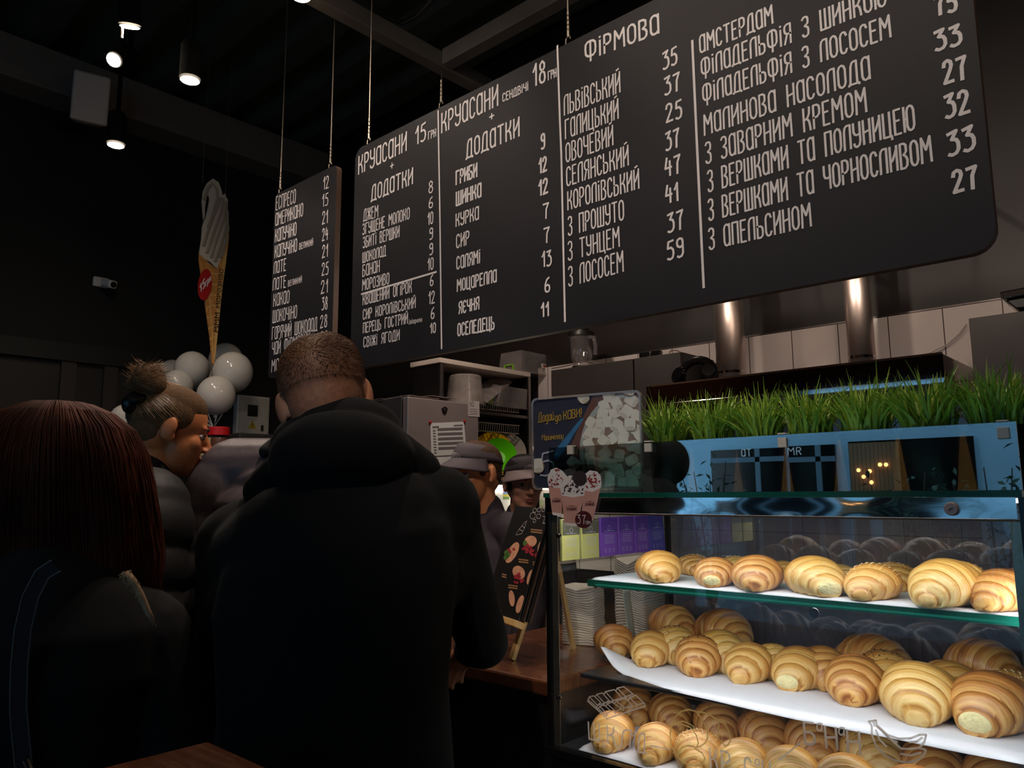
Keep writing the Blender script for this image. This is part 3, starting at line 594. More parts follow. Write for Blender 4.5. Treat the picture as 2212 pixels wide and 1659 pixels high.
for ch, bl, br, tl in (('Ш', (200, 775), (342, 800), (190, 550)), ('К', (450, 830), (545, 855), (440, 600)), ('Л', (630, 880), (738, 895), (645, 650)), ('Д', (840, 945), (950, 965), (845, 695))): dlet(m, 'a', ch, bl, br, tl, .0026)
for ch, bl, br, tl in (('О', (378, 885), (418, 892), (378, 808)), ('О', (568, 930), (610, 940), (568, 855)), ('а', (770, 735), (806, 740), (770, 645))): dlet(m, 'a', ch, bl, br, tl, .0014)
dline(m, 'a', [(1015, 860), (1265, 915)], .0018); m.build('decal_lettering', M_dec, case, smooth=0); m = MB()
for ch, bl, br, tl in (('К', (1815, 1170), (1905, 1190), (1800, 900)), ('Р', (1970, 1210), (2078, 1240), (1955, 930))): dlet(m, 'a', ch, bl, br, tl, .0028)
for ch, bl, br, tl, w_ in (('у', (1720, 1230), (1760, 1240), (1720, 1180), .0016), ('С', (1830, 1260), (1890, 1275), (1820, 1040), .0028), ('а', (1920, 1115), (1955, 1122), (1920, 1030), .0016), ('Н', (1995, 1290), (2065, 1305), (1985, 1070), .0028)): dlet(m, 'b', ch, bl, br, tl, w_)
m.build('decal_lettering', M_dec, case, smooth=0); m = MB()
for ch, bl, br, tl in (('Б', (318, 868), (405, 878), (305, 680)), ('Н', (503, 902), (598, 917), (487, 715)), ('Н', (690, 942), (795, 957), (680, 750))): dlet(m, 'c', ch, bl, br, tl, .003)
for ch, bl, br, tl in (('а', (420, 753), (462, 757), (420, 655)), ('а', (610, 790), (655, 794), (610, 690))): dlet(m, 'c', ch, bl, br, tl, .0019)
dline(m, 'c', [(88, 1010), (270, 865)], .002)
m.build('decal_lettering', M_dec, case, smooth=0)
m = MB()
for pts in ([(1290, 590), (1330, 500), (1420, 410), (1520, 385), (1620, 410), (1720, 540), (1775, 690), (1770, 770), (1740, 830), (1680, 870), (1620, 890)], [(1640, 412), (1720, 425), (1820, 465), (1895, 520), (1922, 590), (1915, 700), (1905, 770)], [(1908, 520), (2000, 580), (2060, 680), (2080, 780), (2050, 850), (2000, 870), (1950, 800)],
            [(1298, 600), (1275, 700), (1285, 850), (1350, 980), (1400, 1040), (1500, 1110), (1620, 1135), (1710, 1100), (1740, 1030), (1700, 960), (1610, 910), (1600, 880)], [(1380, 970), (1430, 890), (1520, 860), (1590, 880)], [(1300, 592), (1400, 570), (1540, 620), (1620, 720), (1650, 830), (1625, 890)], [(1385, 550), (1450, 540), (1560, 590), (1635, 670)]): dline(m, 'a', pts, .0022)
m.build('croissant_decal', M_decg, case, smooth=0)
m = MB()
for pts in ([(930, 665), (870, 675), (895, 715), (895, 790), (930, 880), (1000, 960), (1090, 1010), (1200, 1030), (1290, 1010), (1350, 960), (1362, 920), (1300, 905), (1230, 912), (1150, 910), (1080, 850), (1000, 770), (940, 720), (930, 665)], [(905, 668), (920, 715)], [(950, 715), (1030, 790), (1130, 825), (1230, 820), (1310, 790), (1365, 790), (1350, 850), (1305, 905)], [(930, 750), (960, 830), (1020, 890)], [(1145, 955), (1230, 970), (1320, 945)], [(1220, 855), (1280, 850), (1330, 815)], [(960, 735), (1040, 820), (1115, 855)]): dline(m, 'c', pts, .0024)
m.build('banana_decal', M_dec, case, smooth=0)

# paper liners
random.seed(11)
def liner(name, fx, fy0, y1, z, label, curl=0, x0=-1.1, x1=xr-.02):
    def f(u, v):
        x = x0+(x1-x0)*u; y0 = fy0(x); y = y0+(y1-y0)*v
        n = mnoise.noise((x*9, y*9, z*7))*.0016
        dz = curl*max(0, 1-u/.09)**1.6*max(0, 1-v/.3) if curl else 0
        dz -= .004*max(0, 1-v/.04)
        return (x - (.02*max(0, 1-u/.09)*max(0, 1-v/.3) if curl else 0), y, z+.0028+n+dz)
    m = MB(); m.grid(f, 60, 24)
    return tag(m.build(name, mat('baking_paper', (214, 210, 216), .75, bump=.15, bscale=70), smooth=180, solid=.0006), label, 'baking paper', 'paper liners in the pastry case')
liner('baking_paper', None, lambda x: 1.436, 1.82, SZ1, 'white paper sheet under the croissants on the top glass shelf', x0=-1.07)
def fy2(x):
    pts = ((-1.13, 1.56), (-1.06, 1.515), (-.9, 1.458), (-.62, 1.424), (-.2, 1.42))
    for (a, b), (c, d) in zip(pts, pts[1:]):
        if x <= c: return b+(d-b)*(x-a)/(c-a)
    return 1.42
liner('baking_paper', None, fy2, 1.86, SZ2, 'white paper sheet with a curled corner hanging over the middle shelf', curl=.045, x0=-1.105)
liner('baking_paper', None, lambda x: 1.392, 1.86, SZ3, 'crumpled white paper sheet on the floor of the pastry case', x0=-1.08)

# ------------------------------------------------------------------ croissants
def crust_mat(nm, dark, mid, pale):
    m = bpy.data.materials.new(nm); m.use_nodes = True; nt = m.node_tree; N = nt.nodes; L = nt.links; b = N['Principled BSDF']
    a = N.new('ShaderNodeAttribute'); a.attribute_name = 'Col'; tc = N.new('ShaderNodeTexCoord')
    nz = N.new('ShaderNodeTexNoise'); nz.inputs['Scale'].default_value = 62; nz.inputs['Detail'].default_value = 6
    mp = N.new('ShaderNodeMapping'); mp.inputs['Scale'].default_value = (3.4, .55, .55); L.new(tc.outputs['Object'], mp.inputs[0]); L.new(mp.outputs[0], nz.inputs['Vector'])
    sep = N.new('ShaderNodeSeparateColor'); L.new(a.outputs['Color'], sep.inputs[0])
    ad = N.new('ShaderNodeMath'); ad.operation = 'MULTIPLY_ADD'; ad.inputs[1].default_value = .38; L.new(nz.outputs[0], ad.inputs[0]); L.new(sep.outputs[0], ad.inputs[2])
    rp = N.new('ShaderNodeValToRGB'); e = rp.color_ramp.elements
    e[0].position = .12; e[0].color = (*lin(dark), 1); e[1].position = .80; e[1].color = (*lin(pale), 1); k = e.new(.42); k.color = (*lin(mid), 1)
    L.new(ad.outputs[0], rp.inputs[0]); L.new(rp.outputs[0], b.inputs['Base Color']); b.inputs['Roughness'].default_value = .42; b.inputs['Coat Weight'].default_value = .12; b.inputs['Coat Roughness'].default_value = .3
    b.inputs['Subsurface Weight'].default_value = .0
    bp_ = N.new('ShaderNodeBump'); bp_.inputs['Strength'].default_value = .3; bp_.inputs['Distance'].default_value = .004; L.new(nz.outputs[0], bp_.inputs['Height']); L.new(bp_.outputs[0], b.inputs['Normal'])
    return m
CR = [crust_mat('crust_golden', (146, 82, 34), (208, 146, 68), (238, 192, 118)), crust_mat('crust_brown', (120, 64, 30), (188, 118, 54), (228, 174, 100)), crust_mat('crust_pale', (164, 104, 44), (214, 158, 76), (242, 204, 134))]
M_crumb = mat('pale_crumb', (240, 222, 164), .8, var=.1, vscale=120, bump=.4, bscale=160)
M_sesame = mat('sesame_seed', (236, 206, 150), .5); M_poppy = mat('dark_seed', (40, 28, 22), .6)
def crois_geo(Lc, W, H, seed, n=4.2, tipr=.16, bend=.02, cutend=False):
    rnd = random.Random(seed); m = MB(); NU, NV = 84, 30; tw = rnd.uniform(.35, .6)*rnd.choice((-1, 1)); ph = rnd.random()
    def rad(t, th):
        e = max(0, 1-abs(t)**2.1)**.76
        s_ = n*abs(t)**1.5 + ph*.4 + tw*th/PI*.5 + .05*math.sin(3*th+seed)
        k = math.floor(s_); fr_ = s_-k
        t0 = max(0, (k - ph*.4 - tw*th/PI*.5)/n)**(1/1.5)
        e0 = max(0, 1-min(1, t0)**2.1)**.76
        e = .4*e + .6*e0*(1-.22*fr_**2)
        edge = 1-min(1, fr_/.12)
        return max(e, 0)*(1-.05*edge), fr_
    rows = []
    for i in range(NU+1):
        t = -1+2*i/NU; tt = t*.985
        row = []; rb = max(rad(tt, PI)[0], tipr*(1 if abs(t) < .999 else .3))
        for j in range(NV):
            th = 2*PI*j/NV - PI
            r_, fr_ = rad(tt, th); r_ = max(r_, tipr)
            r_ *= 1+.035*mnoise.noise((t*2.2+seed, math.cos(th)*1.2, math.sin(th)*1.2))
            if abs(t) > .999: r_ *= .35
            c = math.cos(th); y = math.sin(th)*r_*W/2
            z = c*r_*H*.56
            zc = rb*H*.42
            z = max(zc+z, .0+.004*(1-c)*0)
            if z < 0: z = 0
            x = t*Lc/2
            yb = bend*(t*t) 
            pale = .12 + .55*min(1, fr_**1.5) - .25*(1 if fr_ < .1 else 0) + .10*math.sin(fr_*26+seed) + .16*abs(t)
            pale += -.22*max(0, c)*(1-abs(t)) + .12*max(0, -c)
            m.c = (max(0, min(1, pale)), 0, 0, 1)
            row.append((x, y+yb, z))
        rows.append([(p, m.c) for p in row])
    # colours per vertex
    ids = []
    for i, row in enumerate(rows):
        t = -1+2*i/NU; r2 = []
        for j, (p, _) in enumerate(row):
            th = 2*PI*j/NV - PI; r_, fr_ = rad(t*.985, th); c = math.cos(th)
            pale = .10 + .45*fr_**1.3 - (.3 if fr_ < .1 else 0) + .09*math.sin(fr_*30+seed) + .14*abs(t) - .16*max(0, c)*(1-abs(t)) + .14*max(0, -c)  # dark band past each layer step puts crease shade into the crust colour
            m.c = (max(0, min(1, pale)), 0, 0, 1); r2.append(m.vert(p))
        ids.append(r2)
    for i in range(NU):
        for j in range(NV): k = (j+1) % NV; m.face((ids[i][j], ids[i][k], ids[i+1][k], ids[i+1][j]))
    m.face(ids[0][::-1]); m.face(ids[-1]); m.c = None
    return m, rows
PROTO = {}
def proto(style, var):
    """one mesh set per look, reused"""
    key = (style, var)
    if key in PROTO: return PROTO[key]
    rnd = random.Random(hash(var)*7+len(style))
    W, H, Lc = 1.0*.115, .080, .162
    m, rows = crois_geo(Lc, W, H, 3.1+var*1.7, n=3.5+.5*(var % 3), tipr=(.34 if style == 'cut' else .15+.05*(var % 2)), bend=.012*((var % 3)-1))
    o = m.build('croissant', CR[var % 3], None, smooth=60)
    if style in ('sesame', 'poppy'):
        s_ = MB()
        for k in range(150 if style == 'sesame' else 60):
            i = int(rnd.gauss(42, 11)); j = int(rnd.gauss(15, 3.0))
            i = max(4, min(80, i)); j = max(7, min(23, j))
            p = V(rows[i][j][0]); 
            if style == 'poppy': p = p + V((rnd.uniform(-.002, .002), rnd.uniform(-.002, .002), 0))
            M = Euler((rnd.uniform(-.5, .5), rnd.uniform(-.5, .5), rnd.uniform(0, 3))).to_matrix()
            s_.ell(p+V((0, 0, .0006)), (.0021, .0012, .0008) if style == 'sesame' else (.0019, .0009, .0007), M, 6, 4)
        sd = s_.build(style+'_topping' if style == 'sesame' else 'seed_topping', M_sesame if style == 'sesame' else M_poppy, o); sd['kind'] = 'stuff'
    if style == 'cut':
        s_ = MB(); s_.ell((Lc/2-.004, .012*((var % 3)-1), .0165), (.006, .022, .0155), nu=18, nv=10); c_ = s_.build('torn_end', M_crumb, o); c_['label'] = 'pale torn end showing the crumb'
    PROTO[key] = o; o['_used'] = 0
    return o
NCR = 0
def croissant(style, var, u, v, z, w_px, label, group, tip=True, yaw=0, top=False, ymin=1.44, ymax=1.83, hs=1.0, y=None, lift=0):
    global NCR
    pr = proto(style, var)
    if pr['_used'] == 0: o = pr; pr['_used'] = 1
    else: o = copy_tree(pr)
    if y is not None: p = at(u, v, y=y)
    else: p = at(u, v, z=z)
    d = depth(p); W = w_px*d/FPX; sc = W/.115
    view = V((p.x, p.y, 0)).normalized()
    if top: c = V((p.x, p.y, z))
    else: c = V((p.x, p.y, z)) + view*(.075*sc*.92)
    c.y = max(ymin+.0, min(ymax, c.y)); c.z = z + .0035 + lift
    ang = math.atan2(-view.y, -view.x) + yaw
    o.location = c; o.rotation_euler = (0, 0, ang); o.scale = (sc*.98, sc, sc*hs)
    tag(o, label, 'croissant', group); NCR += 1
    return o
ORD = ('first', 'second', 'third', 'fourth', 'fifth', 'sixth', 'seventh', 'eighth', 'ninth')
ST = {'plain': 'glossy golden croissant', 'cut': 'croissant with a pale torn end', 'sesame': 'sesame-topped croissant', 'poppy': 'croissant sprinkled with dark seeds'}
def row(rows, z, where, group, **kw):
    for i, r_ in enumerate(rows):
        st, var, u, v, w_ = r_[:5]; ex = dict(kw); ex.update(r_[5] if len(r_) > 5 else {})
        croissant(st, var, u, v, z, w_, '%s, %s from left, %s' % (ST[st], ORD[i], where), group, **ex)
g1, g2, g3 = 'croissants on the top shelf', 'croissants on the middle shelf', 'croissants on the floor of the case'
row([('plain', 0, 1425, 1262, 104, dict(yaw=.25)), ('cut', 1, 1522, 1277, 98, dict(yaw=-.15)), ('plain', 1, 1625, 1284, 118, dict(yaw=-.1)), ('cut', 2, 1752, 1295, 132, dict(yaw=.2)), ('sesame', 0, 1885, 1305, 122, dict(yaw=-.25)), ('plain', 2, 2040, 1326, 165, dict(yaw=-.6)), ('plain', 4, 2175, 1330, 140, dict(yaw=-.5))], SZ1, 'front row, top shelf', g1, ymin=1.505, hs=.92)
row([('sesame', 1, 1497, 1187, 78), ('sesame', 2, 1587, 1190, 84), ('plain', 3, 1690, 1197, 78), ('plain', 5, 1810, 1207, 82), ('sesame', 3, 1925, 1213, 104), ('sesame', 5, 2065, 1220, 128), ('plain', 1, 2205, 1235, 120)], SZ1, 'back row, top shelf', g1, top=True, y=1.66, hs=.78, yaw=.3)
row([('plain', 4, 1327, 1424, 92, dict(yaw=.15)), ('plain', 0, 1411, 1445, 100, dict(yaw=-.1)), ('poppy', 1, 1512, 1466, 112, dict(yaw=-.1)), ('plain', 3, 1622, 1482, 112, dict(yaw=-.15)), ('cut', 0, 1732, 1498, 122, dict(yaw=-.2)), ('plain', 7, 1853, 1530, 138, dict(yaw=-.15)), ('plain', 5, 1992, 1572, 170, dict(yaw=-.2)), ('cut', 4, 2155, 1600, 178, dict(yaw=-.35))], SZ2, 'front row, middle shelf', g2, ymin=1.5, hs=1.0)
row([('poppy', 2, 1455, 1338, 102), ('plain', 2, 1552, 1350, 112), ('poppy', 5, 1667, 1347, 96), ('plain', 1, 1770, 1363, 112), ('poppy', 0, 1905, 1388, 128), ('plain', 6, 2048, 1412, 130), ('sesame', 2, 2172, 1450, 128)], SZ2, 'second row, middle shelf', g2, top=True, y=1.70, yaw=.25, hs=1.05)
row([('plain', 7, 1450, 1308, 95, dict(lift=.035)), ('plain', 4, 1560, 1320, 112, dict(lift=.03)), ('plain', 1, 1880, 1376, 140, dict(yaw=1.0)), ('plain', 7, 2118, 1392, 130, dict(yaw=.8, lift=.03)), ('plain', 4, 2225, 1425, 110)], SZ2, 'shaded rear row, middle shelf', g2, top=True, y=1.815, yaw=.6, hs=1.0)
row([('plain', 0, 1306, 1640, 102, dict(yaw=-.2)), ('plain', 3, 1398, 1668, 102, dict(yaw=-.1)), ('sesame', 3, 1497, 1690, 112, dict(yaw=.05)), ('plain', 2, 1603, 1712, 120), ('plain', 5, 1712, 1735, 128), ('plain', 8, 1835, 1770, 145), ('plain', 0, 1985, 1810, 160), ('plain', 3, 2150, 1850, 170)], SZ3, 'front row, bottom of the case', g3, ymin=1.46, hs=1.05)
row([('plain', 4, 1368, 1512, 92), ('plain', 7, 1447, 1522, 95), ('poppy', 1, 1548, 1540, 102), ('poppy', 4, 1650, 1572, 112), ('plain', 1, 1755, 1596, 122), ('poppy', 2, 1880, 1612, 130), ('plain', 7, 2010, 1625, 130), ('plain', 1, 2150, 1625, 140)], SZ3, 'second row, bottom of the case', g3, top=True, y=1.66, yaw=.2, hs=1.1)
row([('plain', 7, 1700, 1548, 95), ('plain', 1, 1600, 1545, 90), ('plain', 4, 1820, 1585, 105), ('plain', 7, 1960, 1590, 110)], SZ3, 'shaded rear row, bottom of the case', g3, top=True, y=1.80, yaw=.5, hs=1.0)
for o_ in bpy.data.objects:
    if '_used' in o_: del o_['_used']
# ------------------------------------------------------------------ potted grass on the case
M_pot = mat('black_pot', (14, 14, 14), .45)
def grass_mat(nm, root, tip, z0, z1):
    m = bpy.data.materials.new(nm); m.use_nodes = True; nt = m.node_tree; b = nt.nodes['Principled BSDF']
    a = nt.nodes.new('ShaderNodeAttribute'); a.attribute_name = 'Col'; s_ = nt.nodes.new('ShaderNodeSeparateColor'); r_ = nt.nodes.new('ShaderNodeValToRGB')
    r_.color_ramp.elements[0].color = (*lin(root), 1); r_.color_ramp.elements[1].color = (*lin(tip), 1)
    nt.links.new(a.outputs['Color'], s_.inputs[0]); nt.links.new(s_.outputs[0], r_.inputs[0]); nt.links.new(r_.outputs[0], b.inputs['Base Color']); b.inputs['Roughness'].default_value = .4; return m
M_grass = grass_mat('grass_blade', (46, 96, 22), (168, 194, 66), 0, 1)
random.seed(21)
PW = ('first', 'second', 'third', 'fourth', 'fifth', 'sixth', 'seventh')
for i in range(7):
    x = -.934+.1095*i; y = 1.572+random.uniform(-.006, .006)
    t = thing('potted_grass', (x, y, ztop), 'black pot of artificial grass on the pastry case, %s from the left' % PW[i], 'potted plant', 'grass pots on the pastry case')
    MB().lathe((x, y, ztop), [(.0, .0), (.037, 0), (.039, .004), (.050, .102), (.0535, .103), (.0535, .112), (.048, .112), (.047, .098), (.0, .097)], 28, cap=False).build('pot', M_pot, t)
    g = MB()
    for k in range(230):
        a = random.uniform(0, 2*PI); r0 = .042*math.sqrt(random.random()); p0 = V((x+r0*math.cos(a), y+r0*math.sin(a), ztop+.098))
        hgt = random.uniform(.08, .132)*(1.2 if random.random() < .15 else 1); lean = random.uniform(.005, .062); a2 = a+random.gauss(0, .9)
        dirv = V((math.cos(a2), math.sin(a2), 0)); side = V((-dirv.y, dirv.x, 0)); side.rotate(Euler((0, 0, random.uniform(-1, 1))))
        wv = random.uniform(.002, .0046); c0 = random.random()*.35; L_ = []; R_ = []
        for s_ in range(6):
            q = s_/5; p = p0 + V((0, 0, hgt*(q-.12*q*q*lean/.03))) + dirv*lean*q**2*1.5; wd = wv*(1-q**1.6)+.0002
            g.c = (min(1, c0+.65*q), 0, 0, 1); L_.append(g.vert(p-side*wd)); R_.append(g.vert(p+side*wd))
        for s_ in range(5): g.face((L_[s_], R_[s_], R_[s_+1], L_[s_+1]))
    g.c = None
    tag(g.build('grass_blades', M_grass, t, smooth=180), kind='stuff')
# wooden board seen between the pots
wb = thing('wooden_box', (-.6, 1.79, ztop), 'long pale wooden box standing behind the grass pots', 'box')
MB().box2((-1.02, 1.775, ztop+.001), (-.16, 1.80, ztop+.118)).build('front_board', mat('orange_wood', (196, 128, 62), .5, var=.2, vscale=6, stretch=(1.5, 10, 10)), wb, smooth=0)
MB().box2((-1.02, 1.801, ztop+.001), (-.16, 1.89, ztop+.016)).build('bottom_board', M_pine, wb, smooth=0)

# ------------------------------------------------------------------ acrylic sign holder: add marshmallows to your coffee
BL, BR = at(1152, 1055, d=1.83), at(1392, 1055, d=1.678); BL.z = BR.z = 1.428
sxv = (BR-BL).normalized(); syv = V((0, 0, 1)); snv = V((sxv.y, -sxv.x, 0)); SW = (BR-BL).length; SH = .219
sg = thing('sign_holder', (BL+BR)/2, 'clear acrylic sign of marshmallows in a bowl offered with coffee', 'sign')
M_acr = glass('acrylic', (.97, .97, .98), -.03)
def sp(x, y, o=0): return BL + sxv*(x*SW) + syv*(y*SH) + snv*o
def rr(x0, y0, x1, y1, r, o):
    pts = []; ry = r*SW/SH
    for cx, cy, a0 in ((x1-r, y1-ry, 0), (x0+r, y1-ry, 90), (x0+r, y0+ry, 180), (x1-r, y0+ry, 270)):
        for k in range(6): a = R(a0+18*k); pts.append(sp(cx+r*math.cos(a), cy+ry*math.sin(a), o))
    return pts
MB().prism(rr(0, 0, 1, 1, .05, .0045), snv*.0025).build('acrylic_cover', M_acr, sg, smooth=0)
m = MB(); o_ = rr(0, 0, 1, 1, .05, .006); i_ = rr(.018, .022, .982, .978, .04, .006); ib = [p-snv*.010 for p in i_]; ob = [p-snv*.010 for p in o_]
n = len(o_); rows = [ob, o_, i_, ib]; m.ring(rows); m.build('acrylic_rim', glass('acrylic_rim', (.8, .76, .74), .03, rough=.1, haze=.5, hazecol=(.75, .68, .62)), sg, smooth=0)
M_navy = mat('navy_print', (40, 46, 66), .6, var=.12, vscale=14); M_pbrown = mat('brown_print', (104, 68, 58), .6, var=.15, vscale=20); M_bowl = mat('bowl_print', (166, 176, 172), .6); M_bowl2 = mat('bowl_shadow_print', (150, 128, 106), .6, var=.2, vscale=30)
M_marsh = mat('marshmallow_print', (224, 222, 206), .6, var=.05, vscale=60); M_marsh2 = mat('marshmallow_side_print', (202, 198, 178), .6, var=.05, vscale=60); M_straw = mat('straw_print', (52, 118, 160), .6, var=.2, vscale=60); M_gold = mat('gold_lettering', (196, 160, 52), .6); M_greyl = mat('grey_lettering', (176, 180, 186), .6)
sheet = MB().prism(rr(.012, .015, .988, .985, .045, -.002), snv*.002).build('printed_sheet', M_navy, sg, smooth=0)
def cs(x, y):  # crop pixel -> sheet coordinate (crop 1140,820 .. s=.19293)
    u, v = 1140+.19293*x, 820+.19293*y
    p = at(u, v, d=1.75); d = FW + RT*((u-1106)/FPX) - UP*((v-829.5)/FPX); k = (BL-CAM).dot(snv)/d.dot(snv); q = CAM+d*k-BL
    return q.dot(sxv)/SW, q.dot(syv)/SH
def clip(x, y): return min(.985, max(.015, x)), min(.98, max(.02, y))
def sheetpoly(m, pts, o): m.poly([sp(*clip(*cs(*p)), o) for p in pts])
m = MB(); sheetpoly(m, [(735, 140), (1080, 90), (1290, 130), (1310, 1210), (420, 1210), (500, 700), (620, 420)], .0004); m.build('print', M_pbrown, sheet, smooth=0)
m = MB(); sheetpoly(m, [(320, 780), (380, 700), (600, 430), (630, 440), (440, 740), (330, 900), (290, 890)], .0008); m.build('print', M_straw, sheet, smooth=0)
def ellp(cx, cy, rx, ry, rot=0, n=24): return [(cx+rx*math.cos(2*PI*k/n)*math.cos(rot)-ry*math.sin(2*PI*k/n)*math.sin(rot), cy+rx*math.cos(2*PI*k/n)*math.sin(rot)+ry*math.sin(2*PI*k/n)*math.cos(rot)) for k in range(n)]
m = MB(); sheetpoly(m, ellp(1040, 760, 455, 600, .12, 40), .0008); m.build('print', M_bowl, sheet, smooth=0)
m = MB(); sheetpoly(m, ellp(1080, 790, 450, 590, .1, 40), .0010); m.build('print', M_bowl2, sheet, smooth=0)
mm1 = MB(); mm2 = MB(); mm3 = MB(); random.seed(4)
ms = [(915, 195), (995, 265), (1165, 230), (860, 300), (975, 375), (1105, 360), (1230, 400), (840, 395), (720, 485), (820, 510), (910, 470), (1000, 515), (1190, 545), (690, 610), (790, 600), (1075, 585), (965, 650), (1070, 680), (860, 690), (690, 735), (1180, 740), (700, 830), (865, 830), (1030, 850), (1170, 900), (800, 950), (930, 940), (1020, 1020), (1180, 1060), (930, 1080), (1080, 1150), (1250, 760), (1270, 620), (720, 930), (520, 930), (625, 195), (1135, 115), (1150, 500), (1250, 1000), (120, 960), (880, 1160), (1190, 1180)]
for k, (x, y) in enumerate(ms):
    a = random.uniform(-.7, .7)+PI/2*(k % 2); rx, ry = random.uniform(66, 76), random.uniform(54, 62); o = .0012+.00006*k
    sheetpoly(mm3, ellp(x+4, y+8, rx*1.13, ry*1.2, a, 20), o-.00002)
    bodyp = []
    ca, sa = math.cos(a), math.sin(a)
    for px_, py_ in ((-1, -.5), (-.94, -.78), (-.75, -.96), (-.4, -1), (.4, -1), (.75, -.96), (.94, -.78), (1, -.5), (1, .5), (.94, .78), (.75, .96), (.4, 1), (-.4, 1), (-.75, .96), (-.94, .78), (-1, .5)): bodyp.append((x+px_*rx*ca-py_*ry*sa, y+px_*rx*sa+py_*ry*ca))
    sheetpoly(mm1, bodyp, o); sheetpoly(mm2, ellp(x+rx*.66*ca, y+rx*.66*sa, rx*.30, ry*.86, a, 16), o+.00002)
mm3.build('print', M_bowl2, sheet, smooth=0); mm1.build('print', M_marsh, sheet, smooth=0); mm2.build('print', M_marsh2, sheet, smooth=0)
def slet(m, t, x0, y0, x1, y1, h, w, gap=.13):
    a = sp(*cs(x0, y0), .003); b = sp(*cs(x1, y1), .003); c = sp(*cs(x0, y0-h), .003); letter_affine(m, t, a, b, c-a, w, snv, gap)
m = MB(); slet(m, 'Додай', 130, 478, 300, 455, 105, .0017); slet(m, 'до', 318, 470, 378, 455, 90, .0017); slet(m, 'КАВИ!', 408, 452, 610, 415, 95, .0019); slet(m, 'Маршмеллоу', 165, 680, 405, 662, 62, .0011, .06)
m.build('lettering', M_gold, sheet, smooth=0)
m = MB(); slet(m, '5', 150, 1085, 300, 1065, 265, .0042); m.build('price_lettering', M_greyl, sheet, smooth=0)
MB().box((BL+BR)/2+V((0, 0, -.004))-snv*.02, (SW*.9, .05, .006), Matrix((sxv, snv, syv)).transposed()).build('foot', M_acr, sg, smooth=0)

# ------------------------------------------------------------------ milkshake sticker board on the front of the case
YC = yf-.020
def cp(x, y, o=0): return at(1140+.19293*x, 820+.19293*y, y=YC) + V((0, -o, 0))
mk = thing('milkshake_sign', cp(520, 1200), 'clear cut-out sign of three milkshake cups fixed to the case corner', 'sign')
out = [(215, 1190), (222, 1120), (300, 975), (380, 985), (560, 940), (720, 945), (830, 1000), (862, 1080), (850, 1200), (790, 1560), (740, 1600), (640, 1690), (430, 1665), (380, 1560), (280, 1540), (240, 1400)]
MB().prism([cp(*p) for p in out], (0, .003, 0)).build('acrylic_plate', M_acr, mk, smooth=0)
M_shake = mat('milkshake_print', (196, 146, 134), .55, var=.06, vscale=30); M_cream = mat('cream_print', (214, 206, 202), .6); M_choc = mat('chocolate_print', (52, 36, 34), .6); M_berry = mat('berry_print', (132, 44, 40), .6); M_cupw = mat('cup_base_print', (226, 216, 212), .6); M_logo = mat('logo_print', (96, 50, 48), .6); M_disc = mat('price_disc_print', (74, 22, 26), .5); M_wht = mat('white_print', (226, 222, 220), .6)
def croiss_logo(m, x, y, w_, o):
    for k in (-.34, 0, .34):
        ribbon(m, [cp(x+w_*(k+.22*math.cos(R(a))), y+w_*.26*math.sin(R(a))-abs(k)*-8, o) for a in range(0, 361, 30)], .0008, (0, -1, 0))
    ribbon(m, [cp(x-w_*.9, y-5, o), cp(x-w_*.5, y+w_*.3, o), cp(x, y+w_*.38, o), cp(x+w_*.5, y+w_*.28, o), cp(x+w_*.9, y-14, o)], .0008, (0, -1, 0))
def cup(nm, tl, tr, br_, bl, top, topping, o, lx, ly, lw):
    c = MB(); c.poly([cp(*p, o) for p in (bl, br_, tr, tl)]); q = c.build('cup', M_shake, mk, smooth=0)
    c = MB(); hh = (bl[1]-tl[1])*.06; c.poly([cp(bl[0], bl[1]-hh, o+.0002), cp(br_[0], br_[1]-hh, o+.0002), cp(br_[0]-8, br_[1]+10, o+.0002), cp(bl[0]+8, bl[1]+10, o+.0002)]); c.build('cup_base', M_cupw, q, smooth=0); c = MB(); c.poly([cp(tl[0]-4, tl[1]-30, o+.0002), cp(tl[0]+2, tl[1]+22, o+.0002), cp((tl[0]+tr[0])/2, tl[1]+44, o+.0002), cp(tr[0]-2, tr[1]+22, o+.0002), cp(tr[0]+4, tr[1]-30, o+.0002)]); c.build('cup_rim', M_cupw, q, smooth=0)
    c = MB(); c.poly([cp(*p, o+.0003) for p in top]); c.build('cream', M_cream, q, smooth=0)
    random.seed(int(o*1e5)); c = MB(); x0, x1 = min(p[0] for p in top), max(p[0] for p in top); y0, y1 = min(p[1] for p in top), max(p[1] for p in top)
    for k in range(46):
        x, y = random.uniform(x0+20, x1-20), random.uniform(y0+10, y1-10); fx = abs((x-(x0+x1)/2)/((x1-x0)/2))
        if y < y0+(y1-y0)*.75*fx: continue
        r_ = random.uniform(7, 22); a = random.uniform(0, 3); c.poly([cp(*p, o+.0004+.000004*k) for p in ellp(x, y, r_, r_*random.uniform(.35, .7), a, 7)])
    c.build('topping', topping, q, smooth=0)
    c = MB(); croiss_logo(c, lx, ly, lw, o+.0005)
    letter_affine(c, 'LVIV CROISSANTS', cp(lx-lw*.85, ly+lw*.62, o+.0005), cp(lx+lw*.85, ly+lw*.58, o+.0005), cp(lx, ly+lw*.2, o)-cp(lx, ly+lw*.6, o), .0007, (0, -1, 0)); c.build('logo', M_logo, q, smooth=0)
cup('cup', (232, 1170), (385, 1195), (385, 1520), (275, 1505), [(225, 1150), (225, 1090), (260, 1010), (320, 985), (390, 1020), (440, 1080), (420, 1180), (380, 1215), (300, 1210)], M_berry, .0004, 325, 1340, 55)
cup('cup', (630, 1215), (822, 1190), (735, 1575), (600, 1590), [(640, 1200), (640, 1060), (700, 1015), (780, 1030), (822, 1080), (830, 1180), (760, 1225)], M_berry, .0010, 700, 1375, 62)
